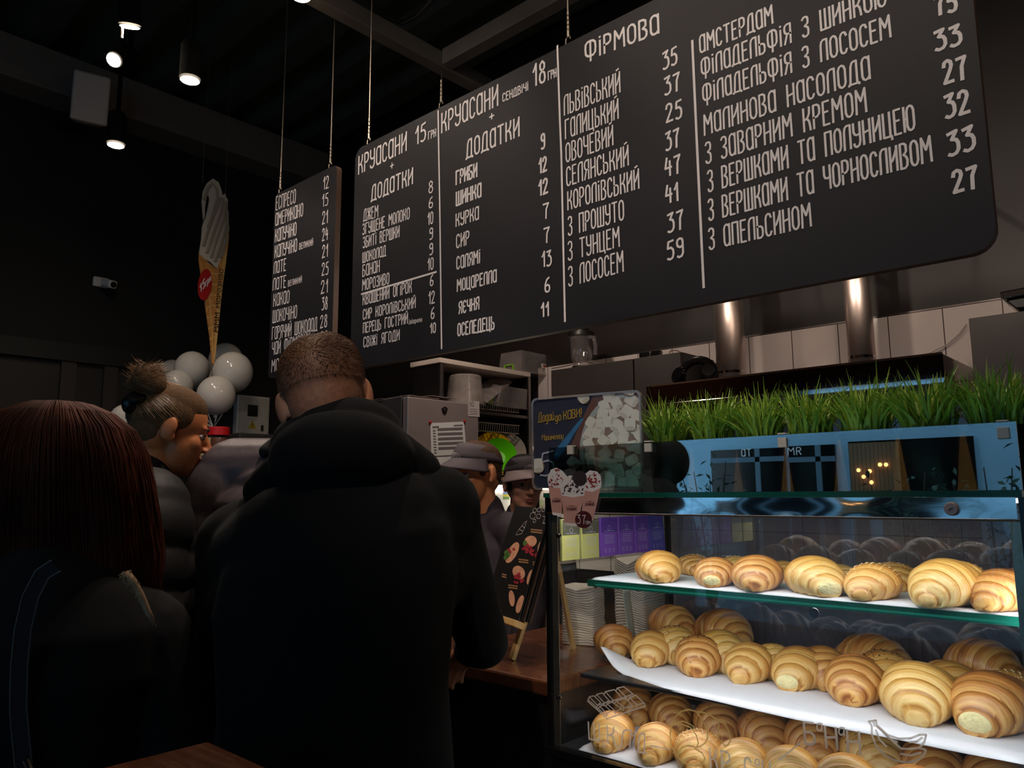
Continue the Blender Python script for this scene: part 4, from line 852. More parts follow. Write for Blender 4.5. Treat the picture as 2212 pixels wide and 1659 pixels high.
cup('cup', (382, 1275), (640, 1275), (560, 1635), (415, 1620), [(372, 1250), (370, 1180), (420, 1100), (480, 1070), (560, 1100), (640, 1170), (645, 1260), (600, 1295), (450, 1290)], M_choc, .0016, 500, 1425, 68)
MB().prism([cp(*p, .0022) for p in ellp(590, 1105, 78, 86)], (0, -.0004, 0)).build('biscuit', mat('biscuit_print', (44, 34, 36), .6), mk, smooth=0)
MB().prism([cp(*p, .0024) for p in ellp(633, 1567, 95, 97)], (0, -.0004, 0)).build('price_disc', M_disc, mk, smooth=0)
c = MB(); letter_affine(c, '37', cp(562, 1608, .0030), cp(655, 1618, .0030), cp(562, 1510, 0)-cp(562, 1608, 0), .0013, (0, -1, 0)); letter_affine(c, 'грн.', cp(660, 1612, .0030), cp(716, 1612, .0030), cp(660, 1570, 0)-cp(660, 1612, 0), .0009, (0, -1, 0)); c.build('price_lettering', M_wht, mk, smooth=0)
c = MB(); letter_affine(c, 'орео', cp(455, 1030, .0005), cp(540, 1020, .0005), cp(455, 985, 0)-cp(455, 1030, 0), .0008, (0, -1, 0))
c.build('lettering', mat('dark_print', (40, 44, 46), .6), mk, smooth=0)

# ------------------------------------------------------------------ tea packets in a clear rack inside the left glass
XT = xl+.016
rk = thing('tea_rack', (XT, 1.65, 1.20), 'clear rack of tea packets on the left side of the case', 'rack')
def tp(u, v, dx=0): return at(u, v, x=XT+dx)
bl, br_ = tp(1206, 1216), tp(1446, 1190)
MB().bar((XT+.004, bl.y, bl.z), (XT+.004, br_.y, bl.z), .02, .003).build('ledge', M_acr, rk, smooth=0)
MB().box2((XT-.012, bl.y, bl.z), (XT-.0095, br_.y, bl.z+.105)).build('back_plate', M_acr, rk, smooth=0)
M_tea = {'y': mat('yellow_packet', (196, 188, 110), .5, var=.06), 'p': mat('purple_packet', (128, 72, 178), .5, var=.06), 'b': mat('violet_blue_packet', (86, 70, 168), .5, var=.06)}
M_tdark = {'y': mat('olive_packet_top', (88, 84, 66), .5), 'p': mat('dark_purple_packet_top', (84, 44, 140), .5), 'b': mat('dark_violet_packet_top', (62, 48, 140), .5)}
for i, (u0, u1, k, lb) in enumerate(((1214, 1252, 'y', 'yellow tea packet nearest the case corner'), (1257, 1294, 'y', 'yellow tea packet next to the purple ones'), (1298, 1333, 'p', 'purple tea packet next to the yellow ones'), (1337, 1369, 'p', 'middle one of the three purple tea packets'), (1373, 1402, 'p', 'purple tea packet next to the violet-blue one'), (1406, 1438, 'b', 'violet-blue tea packet leaning at the back end of the rack'))):
    a, b = tp(u0, 1200), tp(u1, 1200); z0 = bl.z+.003; zt_ = z0+.094; lean = .012 if k == 'b' else 0
    t = thing('tea_packet', (XT, (a.y+b.y)/2, z0), lb, 'tea packet', 'tea packets in the rack')
    MB().prism([(XT-.006, a.y, z0), (XT-.006, b.y, z0), (XT-.006, b.y-lean, zt_), (XT-.006, a.y-lean, zt_)], (.007, 0, 0)).build('pouch', M_tea[k], t, smooth=0, bevel=.001)
    MB().prism([(XT+.0012, a.y+.001-lean*.6, z0+.058), (XT+.0012, b.y-.001-lean*.6, z0+.058), (XT+.0012, b.y-.001-lean, zt_-.001), (XT+.0012, a.y+.001-lean, zt_-.001)], (.0006, 0, 0)).build('header_band', M_tdark[k], t, smooth=0)
    c = MB(); cy = (a.y+b.y)/2-lean*.5; h_ = (b.y-a.y)
    for q in range(5): ribbon(c, [(XT+.0024, cy-h_*.3, z0+.050-.0045*q), (XT+.0024, cy+h_*.3, z0+.050-.0045*q)], .0008, (1, 0, 0))
    for q in (-.25, 0, .25): ribbon(c, [(XT+.0024, cy+h_*q+.004*math.cos(R(w_)), z0+.014+.005*math.sin(R(w_))) for w_ in range(0, 361, 60)], .0008, (1, 0, 0))
    ribbon(c, [(XT+.0024, cy+.006*math.cos(R(w_)), z0+.068+.006*math.sin(R(w_))) for w_ in range(0, 361, 45)], .0008, (1, 0, 0)); ribbon(c, [(XT+.0024, cy-h_*.3, z0+.061), (XT+.0024, cy+h_*.3, z0+.061)], .0008, (1, 0, 0))
    c.build('print', mat('pale_print', (196, 188, 214), .6), t, smooth=0)

# ------------------------------------------------------------------ napkin stacks on the counter beside the case
M_nap = mat('paper_napkin', (206, 198, 190), .85, var=.04, vscale=40)
def napkins(c, wx, wy, h, n, ang, label, lean=(0, 0), wav=.006):
    t = thing('napkin_stack', c, label, 'napkin stack', 'napkin stacks beside the pastry case'); Mz = Matrix.Rotation(ang, 3, 'Z')
    rows = []
    for k in range(n*2+1):
        q = k/(2*n); sc = 1 if k % 2 else .965; r_ = []
        for j in range(40):
            a = 2*PI*j/40; x = math.copysign(min(1, abs(math.cos(a))**.25), math.cos(a)); y = math.copysign(min(1, abs(math.sin(a))**.25), math.sin(a))
            jit = 1+.05*mnoise.noise((q*6, x, y)); p = Mz @ V((x*wx/2*sc*jit+lean[0]*math.sin(q*2.4), y*wy/2*sc*jit+lean[1]*math.sin(q*2.4), 0))
            z = h*q + wav*math.sin(x*2.6+q*5)*q*(1-.3*q) + .004*mnoise.noise((x*2, y*2, q*9))
            r_.append((c[0]+p.x, c[1]+p.y, c[2]+max(.0005, z)))
        rows.append(r_)
    m = MB(); ids = m.ring(rows); m.face(ids[0][::-1]); m.face(ids[-1]); o = m.build('napkins', M_nap, t, smooth=20); tag(o, kind='stuff')
    return t
p1_ = at(1262, 1388, z=1.0); napkins((p1_.x, p1_.y, 1.001), .10, .10, .155, 24, .25, 'neat tall stack of white paper napkins nearest the easel', wav=.008)
p2_ = at(1385, 1300, y=1.86); napkins((-1.235, 1.90, 1.001), .10, .15, .235, 34, .1, 'tall slumped pile of white paper napkins behind the neat stack', lean=(-.014, .012), wav=.02)
t = thing('napkin_sheet', (-1.19, 1.77, 1.001), 'single translucent napkin standing up between the two stacks', 'napkin')
m = MB(); m.grid(lambda u, v: (-1.185-.02*math.sin(v*2)-.012*u, 1.755+.05*u+.012*math.sin(v*3), 1.001+.16*v), 6, 10); m.build('sheet', mat('thin_napkin', (196, 206, 196), .8), t, smooth=180, solid=.001)

# ------------------------------------------------------------------ easel with menu card
BRc, TRc, BLc = at(1122, 1343, d=1.90), at(1192, 1100, d=2.03), at(1046, 1318, d=2.06)
ex = (BRc-BLc); ey = (TRc-BRc); en = ex.cross(ey).normalized()
if en.dot(CAM-BRc) < 0: en = -en
ez = thing('table_easel', V((BRc.x, BRc.y, 1.0)), 'small pale wooden easel standing on the counter end beside the case', 'easel')
foot = at(1106, 1424, z=1.002); apex = BRc+ey*.82-en*.025
off = ex*-.62
MB().bar(foot, foot+(apex-foot)*1.05, .020, .011, en).build('leg', M_pine, ez, smooth=0, bevel=.0015)
MB().bar(foot+off, foot+(apex-foot)*1.05+off*.35, .020, .011, en).build('leg', M_pine, ez, smooth=0, bevel=.0015)
back = at(1184, 1376, z=1.002); MB().bar(back, apex+off*.1, .022, .012, en).build('leg', M_pine, ez, smooth=0, bevel=.0015)
back2 = at(1238, 1399, z=1.002); MB().bar(back2, apex+off*.05+V((0, 0, -.01)), .02, .011, en).build('leg', M_pine, ez, smooth=0, bevel=.0015)
MB().bar(BLc-en*.004-ey.normalized()*.008, BRc+en*.0-ey.normalized()*.008+ex*.05, .03, .016, ey.normalized()).build('ledge', M_pine, ez, smooth=0, bevel=.0015)
cdt = thing('menu_card', BRc, 'black menu card with croissant pictures leaning on the small easel', 'menu')
def ec(x, y, o=0): return BLc + ex*x + ey*y + en*o
M_card = mat('black_card', (20, 18, 18), .4)
sheet = MB().prism([ec(0, 0, .001), ec(1, 0, .001), ec(1, 1, .001), ec(0, 1, .001)], en*.003).build('card', M_card, cdt, smooth=0)
M_pc = mat('croissant_print', (206, 150, 118), .5, var=.2, vscale=50); M_pr = mat('fruit_print', (150, 36, 48), .5, var=.3, vscale=60); M_pg = mat('leaf_print', (70, 110, 46), .5); M_pt = mat('amber_caption', (150, 110, 72), .6); M_pl = mat('line_drawing', (180, 172, 168), .6)
def ie(u, v):
    d = FW + RT*((u-1106)/FPX) - UP*((v-829.5)/FPX); k = (BLc+en*.004-CAM).dot(en)/d.dot(en); q = CAM+d*k-BLc
    A = ex.dot(ex); B = ex.dot(ey); C_ = ey.dot(ey); a = q.dot(ex); b = q.dot(ey); D = A*C_-B*B
    return (a*C_-b*B)/D, (b*A-a*B)/D
def epoly(m, pts, o): m.poly([ec(min(.99, max(.01, x)), min(.99, max(.01, y)), o) for x, y in (ie(940+.25316*a, 1080+.25316*b) for a, b in pts)])
pc, pr_, pg, pt_, pl = MB(), MB(), MB(), MB(), MB()
for (x, y, rx, ry, a) in ((815, 355, 55, 48, -.5), (715, 620, 50, 62, -.6), (660, 450, 40, 100, .5), (725, 890, 28, 80, .3), (815, 660, 26, 70, .3), (905, 400, 26, 60, .3), (655, 840, 25, 70, -.1)):
    epoly(pc, ellp(x, y, rx, ry, a, 16), .0046)
random.seed(3)
for (x, y, s_) in ((775, 400, 45), (820, 450, 45), (730, 690, 40), (645, 450, 30), (690, 660, 30), (870, 470, 20)):
    for k in range(7): a, b = random.gauss(0, s_*.5), random.gauss(0, s_*.4); epoly(pr_, ellp(x+a, y+b, 14, 12, 0, 8), .0050+.00003*k)
for (x, y) in ((610, 450), (605, 490), (770, 370), (625, 470)): epoly(pg, ellp(x, y, 18, 24, .4, 8), .0054)
for (x, y, w_) in ((865, 260, 48), (755, 515, 42), (665, 735, 40), (590, 640, 20), (860, 540, 25)):
    for k in range(2): epoly(pt_, [(x-w_, y-14+k*20), (x+w_, y-4+k*20), (x+w_, y+8+k*20), (x-w_, y-2+k*20)], .0046)
def eline(pts): ribbon(pl, [ec(*ie(940+.25316*a, 1080+.25316*b), .0048) for a, b in pts], .0014, en)
for (x, y, s_) in ((852, 90, 16), (890, 85, 16), (925, 88, 12), (835, 135, 24), (885, 140, 18), (850, 180, 12)):
    eline(ellp(x, y, s_, s_*1.2, .4, 9)+[(x+s_, y)])
eline([(690, 300), (720, 250), (770, 190), (785, 180), (760, 250), (740, 290), (695, 300)]); eline([(720, 250), (750, 270)]); eline([(740, 220), (768, 240)]); eline([(920, 200), (990, 205)]); eline([(920, 140), (965, 150)])
a0 = ec(*ie(940+.25316*925, 1080+.25316*196), .0048); a1 = ec(*ie(940+.25316*968, 1080+.25316*200), .0048); letter_affine(pl, 'LVIV', a0, a1, ey*.045, .0014, en)
for m_, mt_ in ((pc, M_pc), (pr_, M_pr), (pg, M_pg), (pt_, M_pt), (pl, M_pl)): m_.build('print', mt_, sheet, smooth=0)
for k in range(4):
    o = -.006-.006*k
    tag(MB().prism([ec(.1, .02, o), ec(1.0+.03*k, .02, o), ec(1.0+.03*k, .8-.05*k, o), ec(.1, .8-.05*k, o)], en*.003).build('menu_card', mat('card_edge', (62, 44, 34), .5) if k % 2 else M_card, None, smooth=0), ('menu card directly behind the pictured card on the easel', 'second menu card behind the pictured card on the easel', 'third menu card behind the pictured card on the easel', 'rearmost menu card leaning on the small easel')[k], 'menu', 'spare menu cards on the easel')
# ------------------------------------------------------------------ range hood with two flues
yh = YB/1.164; h0, h1 = at(1395, 834, y=yh), at(2036, 768, y=yh); zh = (h0.z+h1.z)/2+.004
M_hood = mat('dark_mirror_steel', (92, 72, 70), .08, metal=1)
M_flue = mat('polished_flue', (196, 178, 172), .2, metal=1)
nt = M_flue.node_tree; tg_ = nt.nodes.new('ShaderNodeTangent'); tg_.direction_type = 'RADIAL'; tg_.axis = 'Z'; nt.links.new(tg_.outputs[0], nt.nodes['Principled BSDF'].inputs['Tangent']); nt.nodes['Principled BSDF'].inputs['Anisotropic'].default_value = .9; nt.nodes['Principled BSDF'].inputs['Roughness'].default_value = .28
hd = thing('range_hood', ((h0.x+h1.x)/2, yh+.2, zh-.2), 'wide polished kitchen hood with two shiny flues behind the grass', 'range hood')
hx0, hx1 = h0.x, h1.x; zb_ = zh-.10
m = MB(); m.prism([(hx0, yh, zb_), (hx0, yh, zh), (hx0, YB-.02, zh), (hx0, YB-.02, zb_-.03)], (hx1-hx0, 0, 0)); m.build('body', M_hood, hd, smooth=0, bevel=.004)
MB().box2((hx0-.004, yh-.006, zb_-.012), (hx1+.004, yh+.02, zb_+.012)).build('lip', M_chrome, hd, smooth=0, bevel=.003)
MB().box2((hx0+.03, yh-.0025, zh-.005), (hx1, yh+.004, zh+.003)).build('top_edge', M_chrome, hd, smooth=0)
for u0, u1 in ((1547, 1606), (1829, 1888)):
    a, b = at(u0, 720, y=yh+.27), at(u1, 720, y=yh+.27); r = (b.x-a.x)/2*.98; cx = (a.x+b.x)/2
    fl = MB().lathe((cx, yh+.27, zh), [(r+.012, .0), (r+.012, .012), (r, .014), (r, .95)], 40).build('flue', M_flue, hd, smooth=40)
    for k in range(5):
        pass
    MB().lathe((cx, yh+.27, zh+.055), [(r+.0015, 0), (r+.0015, .012)], 40).build('flue_band', M_chrome, fl, smooth=40)

# dark wall cabinets left of the hood
c0, c1 = at(1190, 800, y=3.25), at(1462, 767, y=3.25); zc = c0.z
M_cab = mat('dark_cabinet', (52, 45, 43), .45, var=.08)
xm = at(1368, 780, y=3.25).x
for i, (a, b) in enumerate(((c0.x, xm-.003), (xm+.003, c1.x+.02))):
    t = thing('wall_cabinet', ((a+b)/2, 3.4, zc-.4), ('dark wall cabinet carrying the blender jug', 'dark wall cabinet with plug adaptors on top')[i], 'cabinet', 'dark cabinets left of the hood')
    MB().box2((a, 3.271, zc-.55), (b, YB-.02, zc)).build('body', M_cab, t, smooth=0); MB().box2((a+.001, 3.25, zc-.55), (b-.001, 3.27, zc-.001)).build('door', M_cab, t, smooth=0, bevel=.002)
# tall dark panel on the right of the hood and a chromed fitting above it
p = at(2092, 688, y=3.2); p2 = at(2300, 660, y=3.2)
tag(MB().box2((p.x, 3.2, p.z-.9), (p2.x, YB-.02, (p.z+.0))).build('tall_cabinet', mat('grey_brown_cabinet', (74, 66, 64), .4, var=.06), None, smooth=0, bevel=.003), 'grey brown tall cabinet at the right edge behind the grass', 'cabinet')
q = at(2172, 652, y=3.22); t = thing('wall_bracket', (q.x+.1, 3.3, q.z), 'chrome-edged black fitting above the tall cabinet at the right edge', 'fitting')
MB().prism([(q.x-.012, 3.20, q.z+.036), (q.x+.3, 3.20, q.z+.05), (q.x+.3, 3.20, q.z+.02), (q.x-.012, 3.20, q.z+.008)], (0, YB-3.22, 0)).build('rail', M_chrome, t, smooth=0, bevel=.006)
MB().prism([(q.x, 3.22, q.z+.006), (q.x+.3, 3.22, q.z+.018), (q.x+.3, 3.22, q.z-.04), (q.x+.03, 3.22, q.z-.03)], (0, YB-3.24, 0)).build('arm', M_blackpl, t, smooth=0, bevel=.004)
# things on the cabinets
bj = at(1257, 796, y=3.33); bj.z = zc
t = thing('blender_jug', bj, 'empty clear blender jug with a black lid on the dark cabinet', 'blender jug')
M_jug = glass('clear_jug', (.80, .76, .76), .07, haze=.25, hazecol=(.7, .62, .62))
ht = at(1257, 716, y=3.33).z - zc
MB().lathe(bj, [(.055, .001), (.05, .012), (.045, .03), (.058, .06), (.066, ht*.86)], 28, cap=False).build('jug', M_jug, t)
MB().lathe(bj+V((0, 0, ht*.86)), [(.0, 0), (.074, .0), (.072, .022), (.045, .026), (.042, .05), (0, .05)], 28, cap=False).build('lid', M_blackpl, t)
MB().lathe(bj+V((0, 0, .0)), [(.056, .0), (.056, .012)], 24).build('base_ring', M_steeld, t)
MB().tube([bj+V((.062, -.01, ht*.8)), bj+V((.10, -.02, ht*.76)), bj+V((.112, -.022, ht*.5)), bj+V((.105, -.02, ht*.3))], .011, 8).build('handle', M_jug, t)
for u, lb in ((1389, 'left one of two black plug adaptors on the dark cabinet'), (1414, 'right one of two black plug adaptors on the dark cabinet')):
    a = at(u, 768, y=3.30); t = tag(MB().box((a.x, 3.32, zc+.019), (.055, .04, .034), Matrix.Rotation(.2, 3, 'Z')).build('plug_adaptor', M_blackgl, None, smooth=0, bevel=.007), lb, 'plug adaptor', 'plug adaptors on the dark cabinet')
def cable(pts, label, r=.004, m=None): tag(MB().tube(pts, r, 6).build('cable', m or mat('grey_cable', (120, 108, 100), .5)), label, 'cable')
a = [at(u, v, y=3.36) for u, v in ((1192, 796), (1225, 790), (1262, 781), (1300, 786), (1330, 783))]
for q_ in a: q_.z = max(q_.z, zc+.006)
cable(a, 'thin cable lying behind the blender jug')
a = [at(u, v, y=3.5) for u, v in ((1446, 762), (1450, 757), (1462, 757), (1476, 764), (1490, 772))]
cable(a, 'thin cable arching against the tiles left of the first flue')
a = [at(u, v, y=YB-.03) for u, v in ((1968, 775), (2010, 762), (2045, 745), (2072, 722), (2088, 700))]
cable(a, 'pale cable hanging across the tiles right of the flues', .003, mat('pale_cable', (176, 164, 158), .5))
# black device with two round pads on the hood
hp = at(1500, 800, y=yh+.05); hp = V((hp.x, yh+.06, zh+.004)); t = thing('headphones', hp, 'large black headphones standing on the left end of the hood', 'headphones')
MB().tube([hp+V((.085*math.sin(R(a_)), .02, .03+.075*math.cos(R(a_)))) for a_ in range(-110, 111, 20)], .013, 8, flat=1.5).build('headband', M_blackgl, t)
for s_ in (-1, 1): MB().lathe(hp+V((s_*.075, -.02, .037)), [(.03, -.02), (.04, -.012), (.04, .012), (.03, .02)], 22, (s_*.35, -.75, .3)).build('ear_pad', M_blackgl, t)
bx = at(1480, 775, y=3.45); tag(MB().box2((bx.x-.09, 3.42, zh+.004), (bx.x+.16, 3.55, zh+.14)).build('black_box', M_blackpl, None, smooth=0, bevel=.01), 'matt black box behind the headphones on the hood', 'box')

# ------------------------------------------------------------------ steel shelf unit on the left of the kitchen
sc = at(950, 773, y=2.7); xs = sc.x; ys0, ys1 = 2.7, 3.42; zs = sc.z; xb = xs-.22
M_slab = mat('white_slab', (206, 190, 180), .5, var=.04)
su = thing('steel_shelf', ((xs+xb)/2, (ys0+ys1)/2, 0), 'steel kitchen shelf with a white top behind the fridge', 'shelf')
MB().box2((xb-.01, ys0-.01, zs-.026), (xs+.012, ys1, zs)).build('top', M_slab, su, smooth=0, bevel=.002)
MB().box2((xb, ys0, .9), (xs, ys0+.012, zs-.027)).build('side_panel', M_steeld, su, smooth=0); MB().box2((xb, ys1-.012, .9), (xs, ys1, zs-.027)).build('side_panel', M_steeld, su, smooth=0)
MB().box2((xb, ys0+.013, .9), (xb+.01, ys1-.013, zs-.027)).build('back_panel', mat('dark_back', (40, 34, 32), .5), su, smooth=0)
for y in (ys0+.006, ys1-.012): MB().box2((xs-.002, y-.008, .9), (xs+.012, y+.012, zs-.028)).build('post', M_steel, su, smooth=0, bevel=.002)
zk = at(1100, 890, x=xs).z; zk2 = at(1100, 925, x=xs).z; zk3 = at(1080, 1030, x=xs).z
for z in (zk-.012, zk3): MB().box2((xb+.012, ys0+.014, z-.016), (xs, ys1-.014, z)).build('shelf_board', M_steel, su, smooth=0)
# dish rack: ribbed wire trays
def rack(z, lab, hgt=.05):
    t = thing('wire_rack', (xs-.08, 3.15, z), lab, 'dish rack'); m = MB()
    for k in range(22): y = ys0+.25+k*.018; m.tube([(xs-.19, y, z+.003), (xs-.012, y, z+.003), (xs-.006, y, z+hgt)], .002, 5)
    m.build('wires', M_wire, t); m = MB()
    for x, zz in ((xs-.006, z+hgt), (xs-.012, z+.003), (xs-.19, z+.003)): m.tube([(x, ys0+.24, zz), (x, ys0+.25+.018*21.5, zz)], .003, 6)
    m.build('rails', M_wire, t)
rack(zk, 'upper wire dish rack under the tilted plastic box'); rack(zk2-.03, 'lower wire dish rack behind the staff')
M_tub = glass('frosted_tub', (.80, .76, .74), .03, rough=.2, haze=.75, hazecol=(.55, .47, .43))
M_box = glass('clear_box', (.86, .83, .82), .05, rough=.1, haze=.55, hazecol=(.5, .44, .43)); M_lime = mat('lime_clip', (130, 196, 28), .45); M_redm = mat('red_mark', (176, 30, 36), .5)
# tub standing upside down on the fridge
fx = at(880, 855, y=2.4).x; zf = at(880, 855, y=2.4).z
fy0, fy1 = 2.4, at(1035, 877, x=fx).y
tp_ = at(1003, 865, x=fx-.12); tb = V((fx-.115, tp_.y, zf+.001)); h_ = at(1003, 812, x=fx-.115).z-zf
MB_ = MB().lathe(tb, [(.112, 0), (.112, .012), (.104, .014), (.09, h_-.008), (.082, h_), (.0, h_)], 36, cap=False); tag(MB_.build('plastic_tub', M_tub), 'frosted plastic tub standing upside down on the fridge', 'tub')
def pbox(name, c, d, rot, label, clipside, marks):
    Mr = Euler(rot).to_matrix(); t = thing(name, c, label, 'plastic box'); m = MB(); c = V(c)
    top = .96
    pts = lambda k, z: [c+Mr @ V((x*d[0]/2*k, y*d[1]/2*k, z)) for x, y in ((-1, -1), (1, -1), (1, 1), (-1, 1))]
    ids = m.ring([pts(1, 0), pts(.9, d[2])]); m.face(ids[1]); m.build('shell', M_box, t, smooth=0, bevel=.004)
    m = MB(); m.box(c+Mr @ V((0, 0, -.005)), (d[0]*1.04, d[1]*1.04, .009), Mr); m.build('rim', M_box, t, smooth=0, bevel=.002)
    for s_ in clipside:
        m = MB(); q = V((d[0]/2*s_[0], d[1]/2*s_[1], 0)); w = V((-s_[1], s_[0], 0))*.035; o = V((s_[0], s_[1], 0))*.006
        for a_, b_ in ((q-w+o, q-w+o+V((0, 0, .04))), (q+w+o, q+w+o+V((0, 0, .04))), (q-w+o+V((0, 0, .04)), q+w+o+V((0, 0, .04))), (q-w+o, q+w+o)): m.bar(c+Mr @ a_, c+Mr @ b_, .007, .006)
        m.build('clip', M_lime, t, smooth=0)
    for k, (x, y, z, nx, ny) in enumerate(marks):
        m = MB(); q = V((x, y, z)); 
        nrm = V((nx, ny, 0)) if (nx or ny) else V((0, 0, 1)); sx_ = V((-ny, nx, 0)) if (nx or ny) else V((1, 0, 0)); sy_ = nrm.cross(sx_)
        m.poly([c+Mr @ (q+sx_*a+sy_*b) for a, b in ((-.022, -.013), (.022, -.013), (.022, .013), (-.022, .013))]); l_ = m.build('sticker', M_white, t, smooth=0)
        m = MB(); m.poly([c+Mr @ (q+nrm*.0008+sx_*a+sy_*b) for a, b in ((-.004, -.008), (.012, -.008), (.012, .008), (-.004, .008))]); m.build('red_print', M_redm, l_, smooth=0)
    return t
bc = at(1138, 806, x=xs-.08); pbox('storage_box', (xs-.105, bc.y+.02, zs+.012), (.19, .30, .125), (0, 0, 0), 'clear storage box standing on the white shelf top', ((0, -1),), ((.093, .06, .05, 1, 0),))
bc = at(1092, 880, x=xs-.06); pbox('storage_box', (xs-.085, bc.y+.0, zk+.055), (.17, .25, .11), (0, R(14), R(0)), 'clear storage box tipped in the dish rack with a lime clip', ((0, -1),), ((.03, -.02, .112, 0, 0), (-.01, 0, .112, 0, 0)))
p0, p1 = at(1032, 862, x=xs-.02), at(1088, 818, x=xs-.10); tag(MB().bar(p0, p1, .12, .004, (.3, .3, 1)).build('box_lid', M_box, None, smooth=0), 'clear box lid leaning up beside the tipped box', 'lid')
# bowls and plates leaning on the lower shelf
def dish(c, r, dpt_, axis, m, name, label, cat, grp=None, seg=36):
    o = MB().lathe(c, [(0, 0), (r*.45, .002), (r*.8, dpt_*.45), (r, dpt_), (r*.985, dpt_+.004), (r*.77, dpt_*.5+.006), (r*.42, .008), (0, .007)], seg, axis, cap=False).build(name, m); return tag(o, label, cat, grp)
xw = xs-.06
c_ = at(1062, 985, x=xw); dish(c_, .125, .05, (.75, -.62, .25), mat('yellow_bowl', (214, 162, 18), .35), 'mixing_bowl', 'yellow bowl standing on edge behind the staff caps', 'bowl')
c_ = at(1076, 990, x=xw+.05); dish(c_, .098, .06, (.72, -.6, .35), mat('green_bowl', (92, 196, 10), .35), 'mixing_bowl', 'bright green bowl standing in front of the yellow bowl', 'bowl')
c_ = at(1092, 980, x=xw-.03); dish(c_, .12, .03, (.8, -.55, .2), mat('grey_plate', (150, 140, 128), .3), 'plate', 'grey plate standing on edge behind the green bowl', 'plate')
for k, (u, v) in enumerate(((1112, 972), (1122, 970), (1134, 968))):
    c_ = at(u, v, x=xw-.02); dish(c_, .085, .02, (.85, -.5, .35), M_chrome, 'pan_lid', ('steel pan lid nearest the green bowl', 'middle steel pan lid in the rack', 'steel pan lid nearest the marshmallow sign')[k], 'pan lid', 'steel lids in the rack')
for k, v in enumerate((1004, 1022)):
    a = at(1068, v, x=xs+.01); b = at(1160, v-1, x=xs+.01)
    tag(MB().bar((a.x, a.y, a.z), (b.x, b.y, a.z), .016, .018).build('yellow_rail', mat('yellow_rail', (206, 180, 60), .5), None, smooth=0), ('upper yellow strip along the dish rack', 'lower yellow strip along the dish rack')[k], 'strip')
# lit pass-through unit behind the staff: white cabinet with a lamp strip
a = at(1050, 1047, x=xs+.0); b = at(1180, 1050, x=xs+.0)
un = thing('lit_cabinet', (xs-.1, (a.y+b.y)/2, .9), 'white lit cabinet under the dish rack behind the staff', 'cabinet')
MB().box2((xb+.014, ys0+.016, .95), (xs-.005, ys1-.016, a.z-.02)).build('body', mat('cream_panel', (232, 226, 196), .5), un, smooth=0)
MB().box2((xs-.004, a.y, a.z-.028), (xs+.016, b.y, a.z-.002)).build('tube_lamp', emission('tube_lamp', (1, .93, .74), 9), un, smooth=0)
light('cabinet_light', 'AREA', (xs+.02, (a.y+b.y)/2, a.z-.032), 1.2, (1, .93, .72), target=(xs+.05, (a.y+b.y)/2, .9), shape='RECTANGLE', size=.03, size_y=.5)
pn = at(1088, 1072, x=xs+.0); m = MB(); t = thing('price_card', (xs+.002, pn.y, pn.z), 'white card with red blue and yellow stripes behind the staff', 'card')
MB().box2((xs-.004, pn.y-.07, pn.z-.08), (xs-.002, pn.y+.06, pn.z+.05)).build('sheet', M_paper, t, smooth=0)
for k, c_ in enumerate(((190, 60, 70), (90, 120, 170), (206, 190, 60), (96, 140, 60))): MB().box2((xs-.0019, pn.y-.004, pn.z+.026-.014*k), (xs-.001, pn.y+.05, pn.z+.038-.014*k)).build('stripe', mat('stripe_%d' % k, c_, .6), t, smooth=0)
gm = at(1172, 1088, x=xs-.0); ribm = MB(); ribbon(ribm, [V((xs+.0005-.004, gm.y+.014*math.cos(R(w_)), gm.z+.016*math.sin(R(w_)))) for w_ in range(40, 330, 30)], .006, (1, 0, 0)); ribm.build('green_mark', M_lime, un, smooth=0)

# ------------------------------------------------------------------ fridge
M_fr = mat('fridge_front', (186, 170, 168), .4, metal=.6, var=.05, vscale=10); M_fs = mat('fridge_side', (62, 58, 60), .45)
fb = fx-.42
fg = thing('fridge', ((fx+fb)/2, (fy0+fy1)/2, 0), 'tall grey fridge with papers stuck on its door', 'fridge')
MB().box2((fb, fy0, .02), (fx-.045, fy1, zf)).build('body', M_fs, fg, smooth=0, bevel=.004)
MB().box2((fx-.04, fy0+.004, .08), (fx, fy1-.004, zf-.002)).build('door', M_fr, fg, smooth=0, bevel=.006)
MB().box2((fx-.046, fy0+.012, .09), (fx-.0395, fy1-.012, zf-.014)).build('seal', M_blackpl, fg, smooth=0)
def fp(u, v, o=.002): return at(u, v, x=fx+o)
t = thing('notice_sheet', fp(970, 940), 'printed white schedule pinned with red magnets on the fridge', 'paper notice')
MB().poly; m = MB(); c4 = [fp(929, 914), fp(1002, 911), fp(1008, 982), fp(932, 985)]; m.prism(c4, (.0008, 0, 0)); m.build('sheet', M_paper, t, smooth=0)
m = MB()
for k in range(5):
    a, b, c, d = [fp(945+k*.5, 925+k*10.2+o_, .0034) for o_ in (0,)][0], fp(999+k*.6, 923+k*10.2, .0034), fp(999+k*.6, 929+k*10.2, .0034), fp(945+k*.5, 931+k*10.2, .0034); m.poly([a, b, c, d])
m.poly([fp(934, 921, .0034), fp(948, 920, .0034), fp(948, 924, .0034), fp(934, 925, .0034)]); m.poly([fp(980, 918, .0034), fp(1000, 917, .0034), fp(1000, 920, .0034), fp(980, 921, .0034)])
for k in range(9): m.poly([fp(935+k*.3, 929+k*6, .0034), fp(941+k*.3, 929+k*6, .0034), fp(941+k*.3, 932+k*6, .0034), fp(935+k*.3, 932+k*6, .0034)])
m.build('table_print', mat('grey_print', (118, 108, 108), .7), t, smooth=0)
for u, v in ((929, 912), (1003, 910)): MB().lathe(fp(u, v, .003), [(.008, 0), (.008, .004), (.005, .006)], 14, (1, 0, 0)).build('magnet', M_redm, t)
